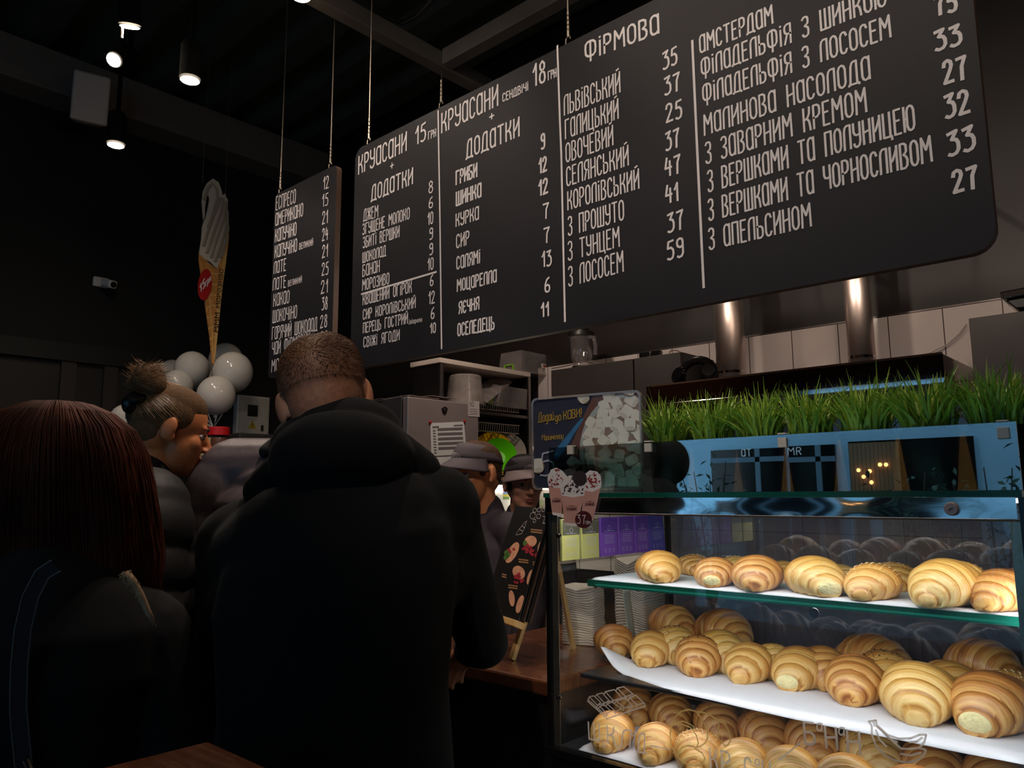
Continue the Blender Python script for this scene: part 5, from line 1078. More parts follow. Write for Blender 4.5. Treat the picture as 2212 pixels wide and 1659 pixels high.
t = thing('notice_sheet', fp(975, 1010), 'second white sheet below the schedule on the fridge', 'paper notice')
MB().prism([fp(935, 988), fp(1010, 984), fp(1014, 1040), fp(938, 1043)], (.0008, 0, 0)).build('sheet', M_paper, t, smooth=0)
t = thing('fridge_sticker', fp(1023, 885), 'pale energy sticker with the number 10 in the fridge corner', 'sticker')
MB().prism([fp(1011, 866), fp(1035, 867), fp(1036, 901), fp(1011, 899)], (.0006, 0, 0)).build('sheet', mat('grey_sticker', (190, 180, 178), .6), t, smooth=0)
m = MB(); a = fp(1014, 878, .003); letter_affine(m, '10', a, fp(1023, 878, .003), fp(1014, 869, .003)-a, .003, (1, 0, 0))
for k in range(3): ribbon(m, [fp(1015, 884+5*k, .003), fp(1031, 884+5*k, .003)], .002, (1, 0, 0))
m.build('print', mat('dark_grey_print', (80, 72, 74), .6), t, smooth=0)
t = thing('fridge_magnet', fp(960, 886), 'small dark silver crest magnet above the schedule on the fridge', 'magnet')
MB().prism([fp(u, v, .002) for u, v in ((954, 882), (958, 879), (963, 879), (966, 883), (964, 891), (960, 894), (956, 891))], (.004, 0, 0)).build('crest', mat('dark_crest', (44, 38, 40), .3, metal=.6), t, smooth=0); MB().prism([fp(u, v, .0062) for u, v in ((957, 882), (963, 882), (962, 888), (959, 888))], (.001, 0, 0)).build('emblem', M_chrome, t, smooth=0)
random.seed(8)
for k, (y0, y1, lab) in enumerate(((2.42, 2.62, 'loose papers lying on the front left of the fridge top'), (2.56, 2.74, 'crumpled sheet lying over the fridge papers'))):
    m = MB(); m.grid(lambda u, v: (fb+.02+(fx-fb-.03)*u, y0+(y1-y0)*v, zf+.004+.012*k+.010*abs(mnoise.noise((u*4, v*4, k)))), 14, 10); tag(m.build('loose_paper', mat('old_paper', (176, 160, 150), .8), None, smooth=180, solid=.0012), lab, 'paper')

# ------------------------------------------------------------------ far left: ice cream sign, balloons, wall things
yc0 = at(465, 600, x=-4.72).y
ic = thing('ice_cream_sign', at(465, 600, x=-4.72), 'tall hanging cut-out of a soft ice cream cone', 'sign')
def ip(x, y, o=0):  # crop 400,370 s=.2532
    return at(400+.2532*x, 370+.2532*y, x=-4.72)+V((o, 0, 0))
M_ice = mat('ice_cream_print', (206, 196, 184), .6, var=.05, vscale=14); M_ices = mat('ice_shadow_print', (160, 148, 136), .6); M_cone = mat('waffle_print', (196, 136, 70), .6, var=.25, vscale=26); M_conel = mat('waffle_light_print', (214, 172, 104), .6, var=.1)
pr2 = MB().prism([ip(*p) for p in ((120, 705), (160, 740), (200, 780), (270, 835), (330, 700), (372, 480), (374, 560), (362, 680), (330, 880), (300, 1180), (262, 1540), (245, 1655), (232, 1640), (215, 1430), (180, 1180), (140, 900), (120, 760))], (-.012, 0, 0)); pr2.build('cone', M_cone, ic, smooth=0)
MB().prism([ip(*p, .001) for p in ((330, 720), (362, 640), (350, 760), (322, 960), (290, 1260), (262, 1540), (246, 1640), (252, 1400), (275, 1150), (300, 860))], (-.002, 0, 0)).build('cone_fold', M_conel, ic, smooth=0)
outl = [(120, 700), (140, 580), (145, 480), (160, 425), (175, 398), (192, 330), (208, 240), (202, 203), (184, 220), (169, 300), (167, 385), (156, 414), (150, 350), (143, 260), (155, 170), (185, 105), (235, 62), (285, 95), (308, 160), (318, 205), (340, 190), (352, 230), (364, 240), (362, 330), (370, 380), (372, 500), (366, 590), (330, 700), (270, 830), (215, 775), (160, 745)]
MB().prism([ip(*p, .002) for p in outl], (-.010, 0, 0)).build('ice_cream', M_ice, ic, smooth=0)
m = MB()
for pts in ([(160, 250), (185, 150), (225, 105), (262, 150), (270, 230), (235, 360), (190, 480)], [(292, 230), (270, 300), (200, 480), (150, 640)], [(320, 230), (300, 360), (240, 520), (180, 700)], [(345, 260), (330, 400), (270, 560), (215, 740)], [(360, 350), (345, 480), (300, 620), (250, 770)], [(366, 480), (340, 600), (290, 740)]): m.tube([ip(*p, .004) for p in pts], .010, 6)
m.build('swirl', M_ices, ic)
m = MB()
for k in range(8):
    y = 880+90*k; xl_, xr_ = 150+ (y-900)*.115, 330-(y-880)*.115; ribbon(m, [ip(xl_, y+14, .0015), ip((xl_+xr_)/2, y-8, .0015), ip(xr_-30, y+4, .0015)], .008, (1, 0, 0))
ribbon(m, [ip(190, 860, .0015), ip(225, 1300, .0015), ip(240, 1600, .0015)], .008, (1, 0, 0)); m.build('waffle_lines', M_conel, ic, smooth=0)
def upto(m, t, x0, y0, x1, y1, h, w): letter_affine(m, t, ip(x0, y0, .0035), ip(x1, y1, .0035), ip(x0-h, y0-h*.1, 0)-ip(x0, y0, 0), w, (1, 0, 0))
m = MB(); upto(m, 'МММ', 278, 1370, 288, 1210, 34, .006); upto(m, 'МОРОЗИВО', 292, 1165, 322, 840, 32, .005); m.build('lettering', mat('dark_brown_print', (64, 44, 32), .6), ic, smooth=0)
MB().prism([ip(*p, .006) for p in ellp(165, 968, 58, 134, .12)], (-.004, 0, 0)).build('price_disc', mat('red_disc', (176, 24, 26), .5), ic, smooth=0)
m = MB(); letter_affine(m, '15', ip(122, 1040, .008), ip(162, 985, .008), ip(122, 970, 0)-ip(122, 1040, 0), .006, (1, 0, 0)); letter_affine(m, 'грн', ip(168, 985, .008), ip(214, 935, .008), ip(168, 925, 0)-ip(168, 985, 0), .005, (1, 0, 0)); m.build('price_lettering', M_wht, ic, smooth=0)
a = ip(190, 42); m = MB()
for x in (150, 345): q = ip(x, 100 if x == 150 else 200); m.tube([q+V((-.006, 0, 0)), (q.x-.006, q.y, ZC)], .0015, 5)
m.build('hanging_line', M_wire, ic)
# balloons
M_ball = mat('white_balloon', (204, 198, 190), .06, coat=.0)
knot = at(461, 925, d=5.15)
bl_ = [(415, 797, 37, 5.1, 'white balloon upper left of the cone tip'), (503, 803, 42, 5.0, 'large white balloon right of the cone tip'), (467, 853, 40, 4.85, 'white balloon lowest in the bunch'), (488, 778, 36, 5.5, 'shaded white balloon behind the cone tip'), (372, 810, 32, 5.5, 'shaded white balloon furthest left in the bunch'), (382, 834, 34, 5.0, 'white balloon just above the bun wearing woman'), (272, 908, 34, 4.6, 'white balloon hanging low behind the hair bun'), (258, 962, 30, 4.9, 'white balloon lowest behind the collar of the bun wearing woman'), (440, 815, 30, 5.5, 'shaded white balloon in the middle of the bunch')]
for i, (u, v, r_, d_, lb) in enumerate(bl_):
    c = at(u, v, d=d_); r = r_*d_/FPX; t = thing('balloon', c, lb, 'balloon', 'white balloons beside the ice cream sign')
    MB().lathe(c-V((0, 0, r*1.12)), [(.012, -.012), (.006, 0), (r*.25, .05*r)]+[(r*math.sin(R(a_)), r*1.1-r*1.06*math.cos(R(a_))) for a_ in range(24, 181, 12)], 32, cap=False).build('skin', M_ball, t, smooth=180)
    b0 = c-V((0, 0, r*1.13)); MB().tube([b0, b0.lerp(knot, .5)+V((0, 0, -.02)), knot], .004, 5).build('string', M_white, t)
hl = at(461, 928, d=5.15)
t = thing('balloon_holder', (hl.x, hl.y, hl.z-.2), 'dark tube on the back counter gathering the balloon strings', 'holder')
MB().lathe((hl.x, hl.y, hl.z-.19), [(.04, 0), (.04, .17), (.043, .17), (.043, .182), (.036, .183)], 24).build('tube', mat('dark_blue_tube', (34, 42, 54), .3), t); MB().lathe((hl.x, hl.y, hl.z-.02), [(.044, 0), (.044, .008)], 24).build('rim', M_chrome, t)
# coffee machine / dark units on the back counter
jb = at(470, 992, d=4.6)
mc = thing('coffee_machine', (jb.x-.05, jb.y+.05, 1.0), 'dark coffee machine with a blue light behind the grey jacket', 'coffee machine')
MB().box2((jb.x-.34, jb.y-.25, 1.0), (jb.x+.10, jb.y+.34, jb.z-.002)).build('body', M_blackgl, mc, smooth=0, bevel=.01)
bl2 = at(456, 1022, x=jb.x+.1); MB().lathe(bl2, [(.014, 0), (.014, .004)], 16, (1, -.3, 0)).build('indicator', emission('blue_led', (.05, .35, 1.0), 5), mc); 
cf = at(440, 968, x=jb.x+.05); MB().box2((jb.x-.02, cf.y-.03, jb.z-.001), (jb.x+.10, cf.y+.015, jb.z+.12)).build('coffee_hopper', mat('cream_speckle', (176, 158, 120), .7, var=.5, vscale=90), mc, smooth=0)
# back bar under it
tag(MB().box2((jb.x-.5, jb.y-.6, 0), (jb.x+.14, jb.y+1.05, .998)).build('back_bar', M_blackpl, None, smooth=0), 'dark back bar along the left kitchen wall carrying the coffee machine', 'bar')
t = thing('syrup_jar', jb, 'plastic jar of brown powder with a red lid', 'jar')
jr = 22*4.6/FPX; jh = at(470, 940, d=4.6).z-jb.z
MB().lathe(jb, [(0, .0), (jr*.98, .001), (jr, .01), (jr, jh*.78), (jr*.88, jh*.9), (0, jh*.9)], 28, cap=False).build('powder', mat('cocoa_powder', (104, 66, 50), .5), t)
MB().lathe(jb, [(jr*1.05, .0), (jr*1.05, jh*.80), (jr*.93, jh*.93), (jr*.9, jh)], 28, cap=False).build('jar_wall', glass('jar_plastic', (.9, .87, .86), .06), t)
MB().lathe(jb+V((0, 0, jh)), [(0, 0), (jr*1.02, 0), (jr*1.04, .045), (jr*.9, .05), (0, .046)], 28, cap=False).build('lid', mat('red_lid', (196, 26, 34), .4), t)
# dark machine to the right of the jar
q0 = at(520, 935, d=4.75); tag(MB().box2((q0.x-.2, q0.y-.02, 1.0), (q0.x+.02, q0.y+.40, q0.z)).build('coffee_grinder', mat('dark_unit', (40, 37, 36), .5), None, smooth=0, bevel=.008), 'dark unit standing between the red-lidded jar and the grey jacket', 'appliance')
# electrical box
y0_, y1_ = at(503, 900, x=XL).y, at(573, 900, x=XL).y; z0_, z1_ = at(540, 945, x=XL).z, at(540, 857, x=XL).z
eb = thing('electric_box', (XL+.05, (y0_+y1_)/2, z0_), 'white electrical box with a warning triangle on the dark wall', 'electrical box')
MB().box2((XL+.002, y0_, z0_), (XL+.06, y1_, z1_)).build('body', M_white, eb, smooth=0, bevel=.004); MB().box2((XL+.061, y0_+.016, z0_+.02), (XL+.07, y1_-.014, z1_-.016)).build('door', mat('box_door', (196, 190, 180), .5, var=.04), eb, smooth=0, bevel=.003)
yc, zc_ = (y0_+y1_)/2-.01, z0_+(z1_-z0_)*.62; hh = (z1_-z0_)
MB().box2((XL+.0705, yc-.045, zc_-.04), (XL+.073, yc+.04, zc_+.05)).build('window', M_blackgl, eb, smooth=0)
MB().prism([(XL+.0705, yc-.035, zc_-.135), (XL+.0705, yc+.035, zc_-.135), (XL+.0705, yc, zc_-.07)], (.0008, 0, 0)).build('warning_triangle', mat('warning_yellow', (190, 160, 40), .5), eb, smooth=0)
m = MB(); ribbon(m, [(XL+.0722, yc+.004, zc_-.085), (XL+.0722, yc-.005, zc_-.105), (XL+.0722, yc+.005, zc_-.108), (XL+.0722, yc-.002, zc_-.128)], .005, (1, 0, 0)); m.build('bolt_symbol', M_blackpl, eb, smooth=0)
MB().box2((XL+.0705, y1_-.075, z0_+.05), (XL+.084, y1_-.06, z0_+.095)).build('latch', M_blackpl, eb, smooth=0)
# speaker and small camera on the left wall
sp_ = at(195, 215, x=-5.05); t = thing('wall_speaker', sp_, 'pale loudspeaker high on the dark left wall under the tilted spotlight', 'speaker')
Ms = Matrix.Rotation(R(-14), 3, 'Z') @ Matrix.Rotation(R(10), 3, 'Y'); m = MB(); w2, h2 = .105, .155
ids = m.ring([[V(sp_)+Ms @ V((x, sy*w2*k, sz*h2*(k*.5+.5))) for sy, sz in ((-1, -1), (1, -1), (1, 1), (-1, 1))] for x, k in ((-.12, .72), (.03, 1), (.05, .97))]); m.face(ids[0][::-1]); m.face(ids[-1]); m.build('cabinet', mat('speaker_white', (200, 186, 178), .6), t, smooth=0, bevel=.012)
MB().bar(V(sp_)+Ms @ V((-.1, 0, 0)), (XL+.001, sp_.y, sp_.z), .04, .06).build('bracket', M_blackpl, t, smooth=0)
cc = at(222, 618, x=XL+.06); t = thing('security_camera', cc, 'small white security camera alone on the dark left wall', 'camera')
MB().box2((XL+.002, cc.y-.05, cc.z-.0), (XL+.03, cc.y+.05, cc.z+.07)).build('mount', M_white, t, smooth=0, bevel=.008); MB().bar((XL+.03, cc.y+.02, cc.z+.035), (XL+.15, cc.y+.035, cc.z-.0), .06, .055).build('body', M_white, t, smooth=0, bevel=.012)
MB().lathe((XL+.15, cc.y+.035, cc.z), [(.02, 0), (.02, .006)], 16, (1, .1, -.25)).build('lens', M_blackgl, t)

# ------------------------------------------------------------------ foreground table corner
tc_ = at(450, 1600, z=1.05)
tb_ = thing('bar_table', (tc_.x+.4, tc_.y-.4, 0), 'varnished wooden table corner at the bottom left', 'table')
MB().box2((tc_.x, tc_.y-.75, 1.015), (tc_.x+.9, tc_.y, 1.05)).build('tabletop', M_wood, tb_, smooth=0, bevel=.005)
MB().lathe((tc_.x+.45, tc_.y-.38, 0), [(.22, 0), (.22, .02), (.035, .03), (.035, 1.014)], 24).build('pedestal', M_blackpl, tb_)
# ------------------------------------------------------------------ people
RH = V((RT.x, RT.y, 0)).normalized(); FH = V((FW.x, FW.y, 0)).normalized(); ZV = V((0, 0, 1))
def skinmat(nm, rgb): return mat(nm, rgb, .5, var=.08, vscale=14, bump=.05, bscale=160)
def fused(name, prims, m, parent, voxel=.006, it=5, fac=.5):
    """one continuous surface grown over limb and muscle volumes"""
    b = MB()
    for p in prims:
        if p[0] == 'c': b.capsule(p[1], p[2], p[3], p[4], 18)
        elif p[0] == 'l':
            rows = []
            for cc, rx, ry, Ml in p[1]:
                row_ = []
                for j in range(36):
                    a = 2*PI*j/36; ca, sa = math.cos(a), math.sin(a)
                    row_.append(cc + Ml @ V((math.copysign(abs(ca)**.85, ca)*rx, math.copysign(abs(sa)**.85, sa)*ry, 0)))
                rows.append(row_)
            ids = b.ring(rows); b.face(ids[0][::-1]); b.face(ids[-1])
        else: b.ell(p[1], p[2], p[3], 24, 16)
    o = b.build(name, m, parent, smooth=180)
    r = o.modifiers.new('remesh', 'REMESH'); r.mode = 'VOXEL'; r.voxel_size = voxel; r.use_smooth_shade = True
    if it:
        k = o.modifiers.new('smooth', 'SMOOTH'); k.iterations = it; k.factor = fac
    return o
def frame_(f, up):
    r = f.cross(up).normalized(); u = r.cross(f).normalized(); f = f.normalized()
    return r, f, u, Matrix((r, f, u)).transposed()
def head_prims(c, f, up, s=1., ears=True, fem=False):
    r, f, u, M = frame_(f, up)
    L = lambda x, y, z: c + (r*x + f*y + u*z)*s
    e = lambda x, y, z, a, b, d: ('e', L(x, y, z), (a*s, b*s, d*s), M)
    j = .92 if fem else 1
    P = [e(0, -.008, .035, .075, .097, .085), e(0, -.035, -.01, .064, .064, .07), e(0, .03, -.03, .061, .060, .085), e(0, .043, -.075, .045*j, .042, .034), e(0, .066, -.096, .019*j, .017, .015),
         e(0, .076, .024, .046, .017, .012), ('c', L(0, .088, .012), .0075*s, L(0, .110, -.027), .0105*s), e(-.010, .100, -.031, .008, .009, .007), e(.010, .100, -.031, .008, .009, .007),
         e(-.035, .056, -.022, .024, .024, .026), e(.035, .056, -.022, .024, .024, .026), e(0, .086, -.054, .021, .011, .0055), e(0, .084, -.065, .017, .011, .006)]
    if ears:
        for q in (-1, 1):
            Me = M @ Euler((R(-12), 0, R(q*-22))).to_matrix()
            P += [('e', L(q*.079, -.016, .0), (.009*s, .020*s, .033*s), Me), ('e', L(q*.077, -.004, -.022), (.008*s, .010*s, .013*s), Me)]
    P += [('c', L(0, -.018, -.05), .054*s*(.9 if fem else 1), L(0, -.035, -.165), .056*s*(.9 if fem else 1))]
    return P, L, M
def face_parts(parent, L, M, s, lipc, browc, closed=False):
    ew = MB(); ir = MB(); br = MB()
    for q in (-1, 1):
        ew.ell(L(q*.031, .0735, .002), (.0125*s, .0105*s, .0075*s), M, 16, 10)
        ir.ell(L(q*.031, .0825, .0005), (.0058*s, .0028*s, .0062*s), M, 12, 8)
        br.tube([L(q*.014, .092, .0215), L(q*.030, .0915, .0265), L(q*.048, .079, .021)], [.0022*s, .0032*s, .0016*s], 6)
        br.tube([L(q*.0185, .083, .004), L(q*.031, .0865, .0085), L(q*.044, .077, .004)], [.0009*s, .0017*s, .0012*s], 5)
    ew.build('eyes', mat('eye_white', (190, 178, 170), .3), parent); ir.build('irises', mat('dark_iris', (34, 24, 20), .2), parent); br.build('eyebrows', mat('brow_hair', browc, .7), parent)
    lp = MB(); lp.ell(L(0, .0925, -.0545), (.0195*s, .0072*s, .0045*s), M, 18, 8); lp.ell(L(0, .0915, -.0635), (.0165*s, .0072*s, .0052*s), M, 18, 8); lp.build('lips', mat('lip_skin', lipc, .45), parent)
def hand_prims(w, d, pn, side, s=1., curl=.5):
    """palm and five fingers from wrist w pointing along d, palm normal pn, thumb toward side"""
    d = d.normalized(); pn = (pn-d*pn.dot(d)).normalized(); sd = side-d*side.dot(d)-pn*side.dot(pn); sd.normalize(); P = []
    for k, o in enumerate((-.027, -.009, .009, .027)): P.append(('c', w+sd*o*.7, .017*s, w+d*.085*s+sd*o, .0125*s))
    P.append(('c', w-d*.03, .023*s, w+d*.02, .021*s))
    for k, (o, l) in enumerate(((.030, .070), (.010, .080), (-.010, .075), (-.029, .058))):
        b = w+d*.088*s+sd*o; rr = .0092*s; q = b; dd = d.copy()
        for j, f_ in enumerate((.45, .32, .23)):
            ang = curl*(.5+.35*j)*(1+.1*k); dd = (dd*math.cos(ang)+pn*math.sin(ang)).normalized(); n = q+dd*l*f_*s; P.append(('c', q, rr, n, rr*.92)); q = n; rr *= .9
    b = w+d*.025+sd*.028; m1 = b+(d*.6+sd*.75+pn*.2).normalized()*.04*s; m2 = m1+(d*.9+sd*.25+pn*.35).normalized()*.032*s
    P += [('c', b, .015*s, m1, .0115*s), ('c', m1, .0112*s, m2, .0095*s)]
    return P
def arm_chain(sh, el, wr): return [('c', sh, .052, el, .042), ('c', el, .042, wr, .029)]
def figure(label, c, f, up, fb, s=1., fem=False, skin=(186, 128, 96), top=None, topname='jacket', pants=None, bulk=0., sw=.18, arms=None, lip=(150, 84, 74), brow=(60, 42, 30), torso_lean=V((0, 0, 0)), face=True, hemz=.78, quilt=0, ab=None, tilt=0., fill=False, collar=True, noskintorso=False, hands=True, waist=1.0, vox=.0048):
    """standing person: one fused body, then clothes as children"""
    P, L, M = head_prims(c, f, up, s, True, fem)
    rb = fb.cross(ZV).normalized(); N = c - up*.165*s - f*.035*s
    foot0 = V((N.x, N.y, 0)) - torso_lean
    Hh = c.z+.12; hipz = Hh*.51; kneez = Hh*.285
    root = thing('person', foot0, label, 'person')
    pel = V((foot0.x, foot0.y, hipz))
    ch = N.lerp(pel, .28); be = N.lerp(pel, .68)
    k = .92 if fem else 1
    Mb = Matrix((rb, fb, ZV)).transposed()
    P += [('c', N, .055, ch, .09), ('e', ch, (.15*k, .10, .16), Mb), ('e', be, (.135*k, .09, .15), Mb), ('e', pel, (.15, .10, .12), Mb)]
    SH = {}; 
    for q in (-1, 1):
        sh = N + rb*q*sw - ZV*.045; A = (arms or {}).get(q)
        if A: sh = A.get('sh', sh); el, wr = A['el'], A['wr']
        else: el = sh + rb*q*.05 - ZV*.29 - fb*.02; wr = el - ZV*.24 + fb*.06
        SH[q] = (sh, el, wr)
        P += [('c', N-ZV*.02, .05, sh, .052)] + arm_chain(sh, el, wr)
        if hands:
            dd = (A or {}).get('hd', (wr-el).normalized()); P += hand_prims(wr, dd, (A or {}).get('pn', -rb*q), (A or {}).get('thumb', fb), .96 if not fem else .88, (A or {}).get('curl', .5))
        hp = pel + rb*q*.085; kn = V((hp.x, hp.y, kneez))+fb*.015; an = V((hp.x, hp.y, .085))-fb*.01
        P += [('c', hp, .08, kn, .052), ('c', kn, .052, an, .036), ('c', an-ZV*.03, .034, an-ZV*.035+fb*.13, .026)]
        SH[q] += (hp, kn, an)
    body = fused('body', P, skinmat('skin_%d' % skin[0], skin), root, vox, 3)
    b = bulk; T = []; ab_ = b if ab is None else ab
    for q in (-1, 1):
        sh, el, wr, hp, kn, an = SH[q]
        T += [('c', N-ZV*.035-fb*.01, .062+b*.7, sh, .066+b), ('c', sh, .067+b*.6+ab_*.4, el, .055+ab_), ('c', el, .055+ab_, wr-(wr-el).normalized()*.01, .040+ab_*.7)]
    hemc = V((pel.x, pel.y, hemz)); w1 = sw+.025
    def sec(z, rx, ry, off=0.):
        q = (N.z-z)/max(.01, N.z-pel.z); cc = N.lerp(pel, min(1, max(0, q))); tw_ = tilt*(1-min(1, max(0, q)))**.6; r2_ = rb*math.cos(tw_)+ZV*math.sin(tw_); return (V((cc.x, cc.y, z))+fb*off, rx+b*.8, ry+b*.8, Matrix((r2_, fb, r2_.cross(fb))).transposed())
    SC = [sec(hemz, .178*waist, .128), sec(pel.z, .180*waist, .13), sec(pel.z+(N.z-pel.z)*.3, .168*k*waist, .122), sec(pel.z+(N.z-pel.z)*.55, .178*k*waist, .128), sec(N.z-.19, max(.17*k, w1*.92), .128, -.005), sec(N.z-.11, max(.16*k, w1*.86), .118, -.008), sec(N.z-.05, w1*.66, .092, -.008), sec(N.z-.012, .095, .075, -.008), sec(N.z+.012, .066, .062, -.004)]
    if quilt:
        S2 = []
        for (c0, a0, b0, m0), (c1_, a1, b1, m1) in zip(SC, SC[1:]):
            for i in range(8):
                q = i/8; cc = c0.lerp(c1_, q); g = quilt*(abs(math.sin(PI*cc.z/.085))**.6-.5)*(1 if cc.z < N.z-.03 else .3); S2.append((cc, a0+(a1-a0)*q+g, b0+(b1-b0)*q+g, m0))
        SC = S2+[SC[-1]]
        for q in (-1, 1):
            sh, el, wr = SH[q][:3]
            for A_, B_, r0, r1 in ((sh, el, .067+b, .055+b), (el, wr, .055+b, .042+b*.8)):
                n_ = max(2, int((B_-A_).length/.075))
                for i in range(n_): pt = A_.lerp(B_, (i+.5)/n_); T.append(('e', pt, (r0+(r1-r0)*i/n_+quilt*1.1,)*3, None))
    T += [('l', SC)]
    if fill:
        for q in (-1, 1):
            sh = SH[q][0]; T += [('c', N.lerp(pel, .16)+rb*q*.09+ZV*math.sin(tilt)*q*.09, .115, sh-ZV*.035, .085), ('c', N-ZV*.05, .085, sh-ZV*.005, .075), ('c', N.lerp(pel, .32)+rb*q*.10, .11, sh.lerp(SH[q][1], .42), .068)]
    if collar: T += [('c', N-fb*.02, .062+b*.5, N+ZV*.035-fb*.008, .060+b*.3)]
    jk = fused(topname, T, top, root, .0065, 16 if fill else 6)
    T = []
    for q in (-1, 1):
        sh, el, wr, hp, kn, an = SH[q]; T += [('c', hp+ZV*.05, .105, hp-ZV*.05, .10), ('c', hp, .098, kn, .068), ('c', kn, .068, an, .055)]
    T += [('e', pel, (.165, .115, .12), Mb)]
    fused('trousers', T, pants or mat('black_denim', (20, 20, 24), .8), root, .008, 4)
    T = []
    for q in (-1, 1):
        an = SH[q][5]; T += [('c', an-ZV*.042-fb*.03, .042, an-ZV*.047+fb*.13, .036)]
    fused('shoes', T, mat('black_shoe', (18, 17, 17), .5), root, .008, 3)
    if face: face_parts(root, L, M, s, lip, brow)
    return root, L, M, N, rb, SH, (ch, be, pel, Mb)
def strands(m, n, fn, w=.0009, seg=4, rnd=None):
    for k in range(n):
        pts = fn(k)
        if pts: m.tube(pts, [w*(1-.75*i/(len(pts)-1)) for i in range(len(pts))], 3, cap=False)
def hairmat(nm, rgb, var=.35): return mat(nm, rgb, .6, var=var, vscale=60, spec=.25, stretch=(6, 6, .6), bump=.5, bscale=150)

# --- man in the black hooded jacket, seen from behind
M_hood = mat('black_fleece', (10, 10, 12), .9, var=.1, vscale=5, bump=.12, bscale=9, spec=.2, sheen=.03)
fm = V((at(700, 900, d=1.5)-CAM).x, (at(700, 900, d=1.5)-CAM).y, 0) if False else V(((at(700, 900, d=1.5)-CAM).x, (at(700, 900, d=1.5)-CAM).y, 0)).normalized()
rm = fm.cross(ZV)
upm = (ZV*.95 - rm*.20 + fm*.16).normalized(); ff = (fm - upm*fm.dot(upm)).normalized()
cm = at(703, 868, d=1.52) + ff*.012
arms = {1: dict(sh=at(945, 1098, d=1.53), el=at(1044, 1388, d=1.57), wr=at(1014, 1404, d=1.74), hd=(at(980, 1440, d=1.80)-at(1014, 1404, d=1.74)).normalized(), pn=V((0, 0, -1)), thumb=-rm, curl=.35),
        -1: dict(sh=at(520, 1178, d=1.53), el=at(480, 1490, d=1.52), wr=at(560, 1560, d=1.74))}
man, L, M, N, rb, SH, TT_ = figure('man in a black hooded jacket seen from behind, leaning on the counter', cm, ff, upm, fm, 1.06, skin=(196, 134, 100), top=M_hood, topname='hooded_jacket', bulk=.022, sw=.2, arms=arms, waist=1.12, ab=-.002, tilt=R(13), fill=True)
# folded hood round the neck
T = []
cN = N + ZV*.03
for k in range(40):
    a = 2*PI*k/40; back = max(0, -math.cos(a)); T.append(('e', cN + rb*math.sin(a)*.095 + fm*(math.cos(a)*.085) + ZV*(.030*back+.01), (.040+.012*back, .040+.012*back, .05+.015*back), None))
T += [('c', at(650, 985, d=1.47), .042, at(575, 1060, d=1.50), .045), ('c', at(820, 950, d=1.47), .042, at(905, 1018, d=1.51), .045), ('e', at(720, 965, d=1.455), (.118, .045, .07), Matrix((rb, fm, ZV)).transposed()), ('e', at(755, 930, d=1.45), (.10, .05, .065), Matrix((rb, fm, ZV)).transposed()), ('e', at(700, 1015, d=1.435), (.075, .045, .05), Matrix((rb, fm, ZV)).transposed()), ('c', at(640, 975, d=1.44), .045, at(690, 1020, d=1.43), .04), ('c', at(690, 1020, d=1.43), .04, at(830, 965, d=1.45), .04)]
hood = fused('hood', T, M_hood, man, .006, 5)
m = MB(); a, b = at(716, 925, d=1.385), at(757, 912, d=1.385); 
for k in range(6): p = a.lerp(b, k/5.5); m.bar(p, p+(b-a)*.09+ZV*.012, .003, .0015, -fm)
m.build('stitched_logo', mat('black_stitch', (34, 36, 40), .4), hood, smooth=0)
# short faded hair: brown on top, shaved to stubble at the nape
def fade_mat(c, up):
    m = bpy.data.materials.new('faded_hair'); m.use_nodes = True; nt = m.node_tree; N_ = nt.nodes; K = nt.links; b = N_['Principled BSDF']; b.inputs['Roughness'].default_value = .6
    tc = N_.new('ShaderNodeTexCoord'); sb = N_.new('ShaderNodeVectorMath'); sb.operation = 'SUBTRACT'; sb.inputs[1].default_value = c; K.new(tc.outputs['Object'], sb.inputs[0])
    dt = N_.new('ShaderNodeVectorMath'); dt.operation = 'DOT_PRODUCT'; dt.inputs[1].default_value = up; K.new(sb.outputs[0], dt.inputs[0])
    nz = N_.new('ShaderNodeTexNoise'); nz.inputs['Scale'].default_value = 90; nz.inputs['Detail'].default_value = 6; K.new(tc.outputs['Object'], nz.inputs['Vector'])
    ma = N_.new('ShaderNodeMath'); ma.operation = 'MULTIPLY_ADD'; ma.inputs[1].default_value = .07; K.new(nz.outputs[0], ma.inputs[0]); K.new(dt.outputs['Value'], ma.inputs[2])
    mr = N_.new('ShaderNodeMapRange'); mr.inputs[1].default_value = -.06; mr.inputs[2].default_value = .13; K.new(ma.outputs[0], mr.inputs[0])
    rp = N_.new('ShaderNodeValToRGB'); e = rp.color_ramp.elements; e[0].color = (*lin((184, 126, 96)), 1); e[0].position = .12; e[1].color = (*lin((104, 68, 44)), 1); e[1].position = .9; k = e.new(.5); k.color = (*lin((132, 88, 64)), 1)
    K.new(mr.outputs[0], rp.inputs[0]); K.new(rp.outputs[0], b.inputs['Base Color'])
    bp_ = N_.new('ShaderNodeBump'); bp_.inputs['Strength'].default_value = .5; bp_.inputs['Distance'].default_value = .003; K.new(nz.outputs[0], bp_.inputs['Height']); K.new(bp_.outputs[0], b.inputs['Normal'])
    return m
s = 1.06
hair = fused('hair', [('e', L(0, -.018, .040), (.0785*s, .096*s, .0865*s), M), ('e', L(0, -.040, -.002), (.068*s, .068*s, .078*s), M)], fade_mat(cm, upm), man, .004, 12)
random.seed(2); m = MB(); crown = V((.012, -.055, .118))
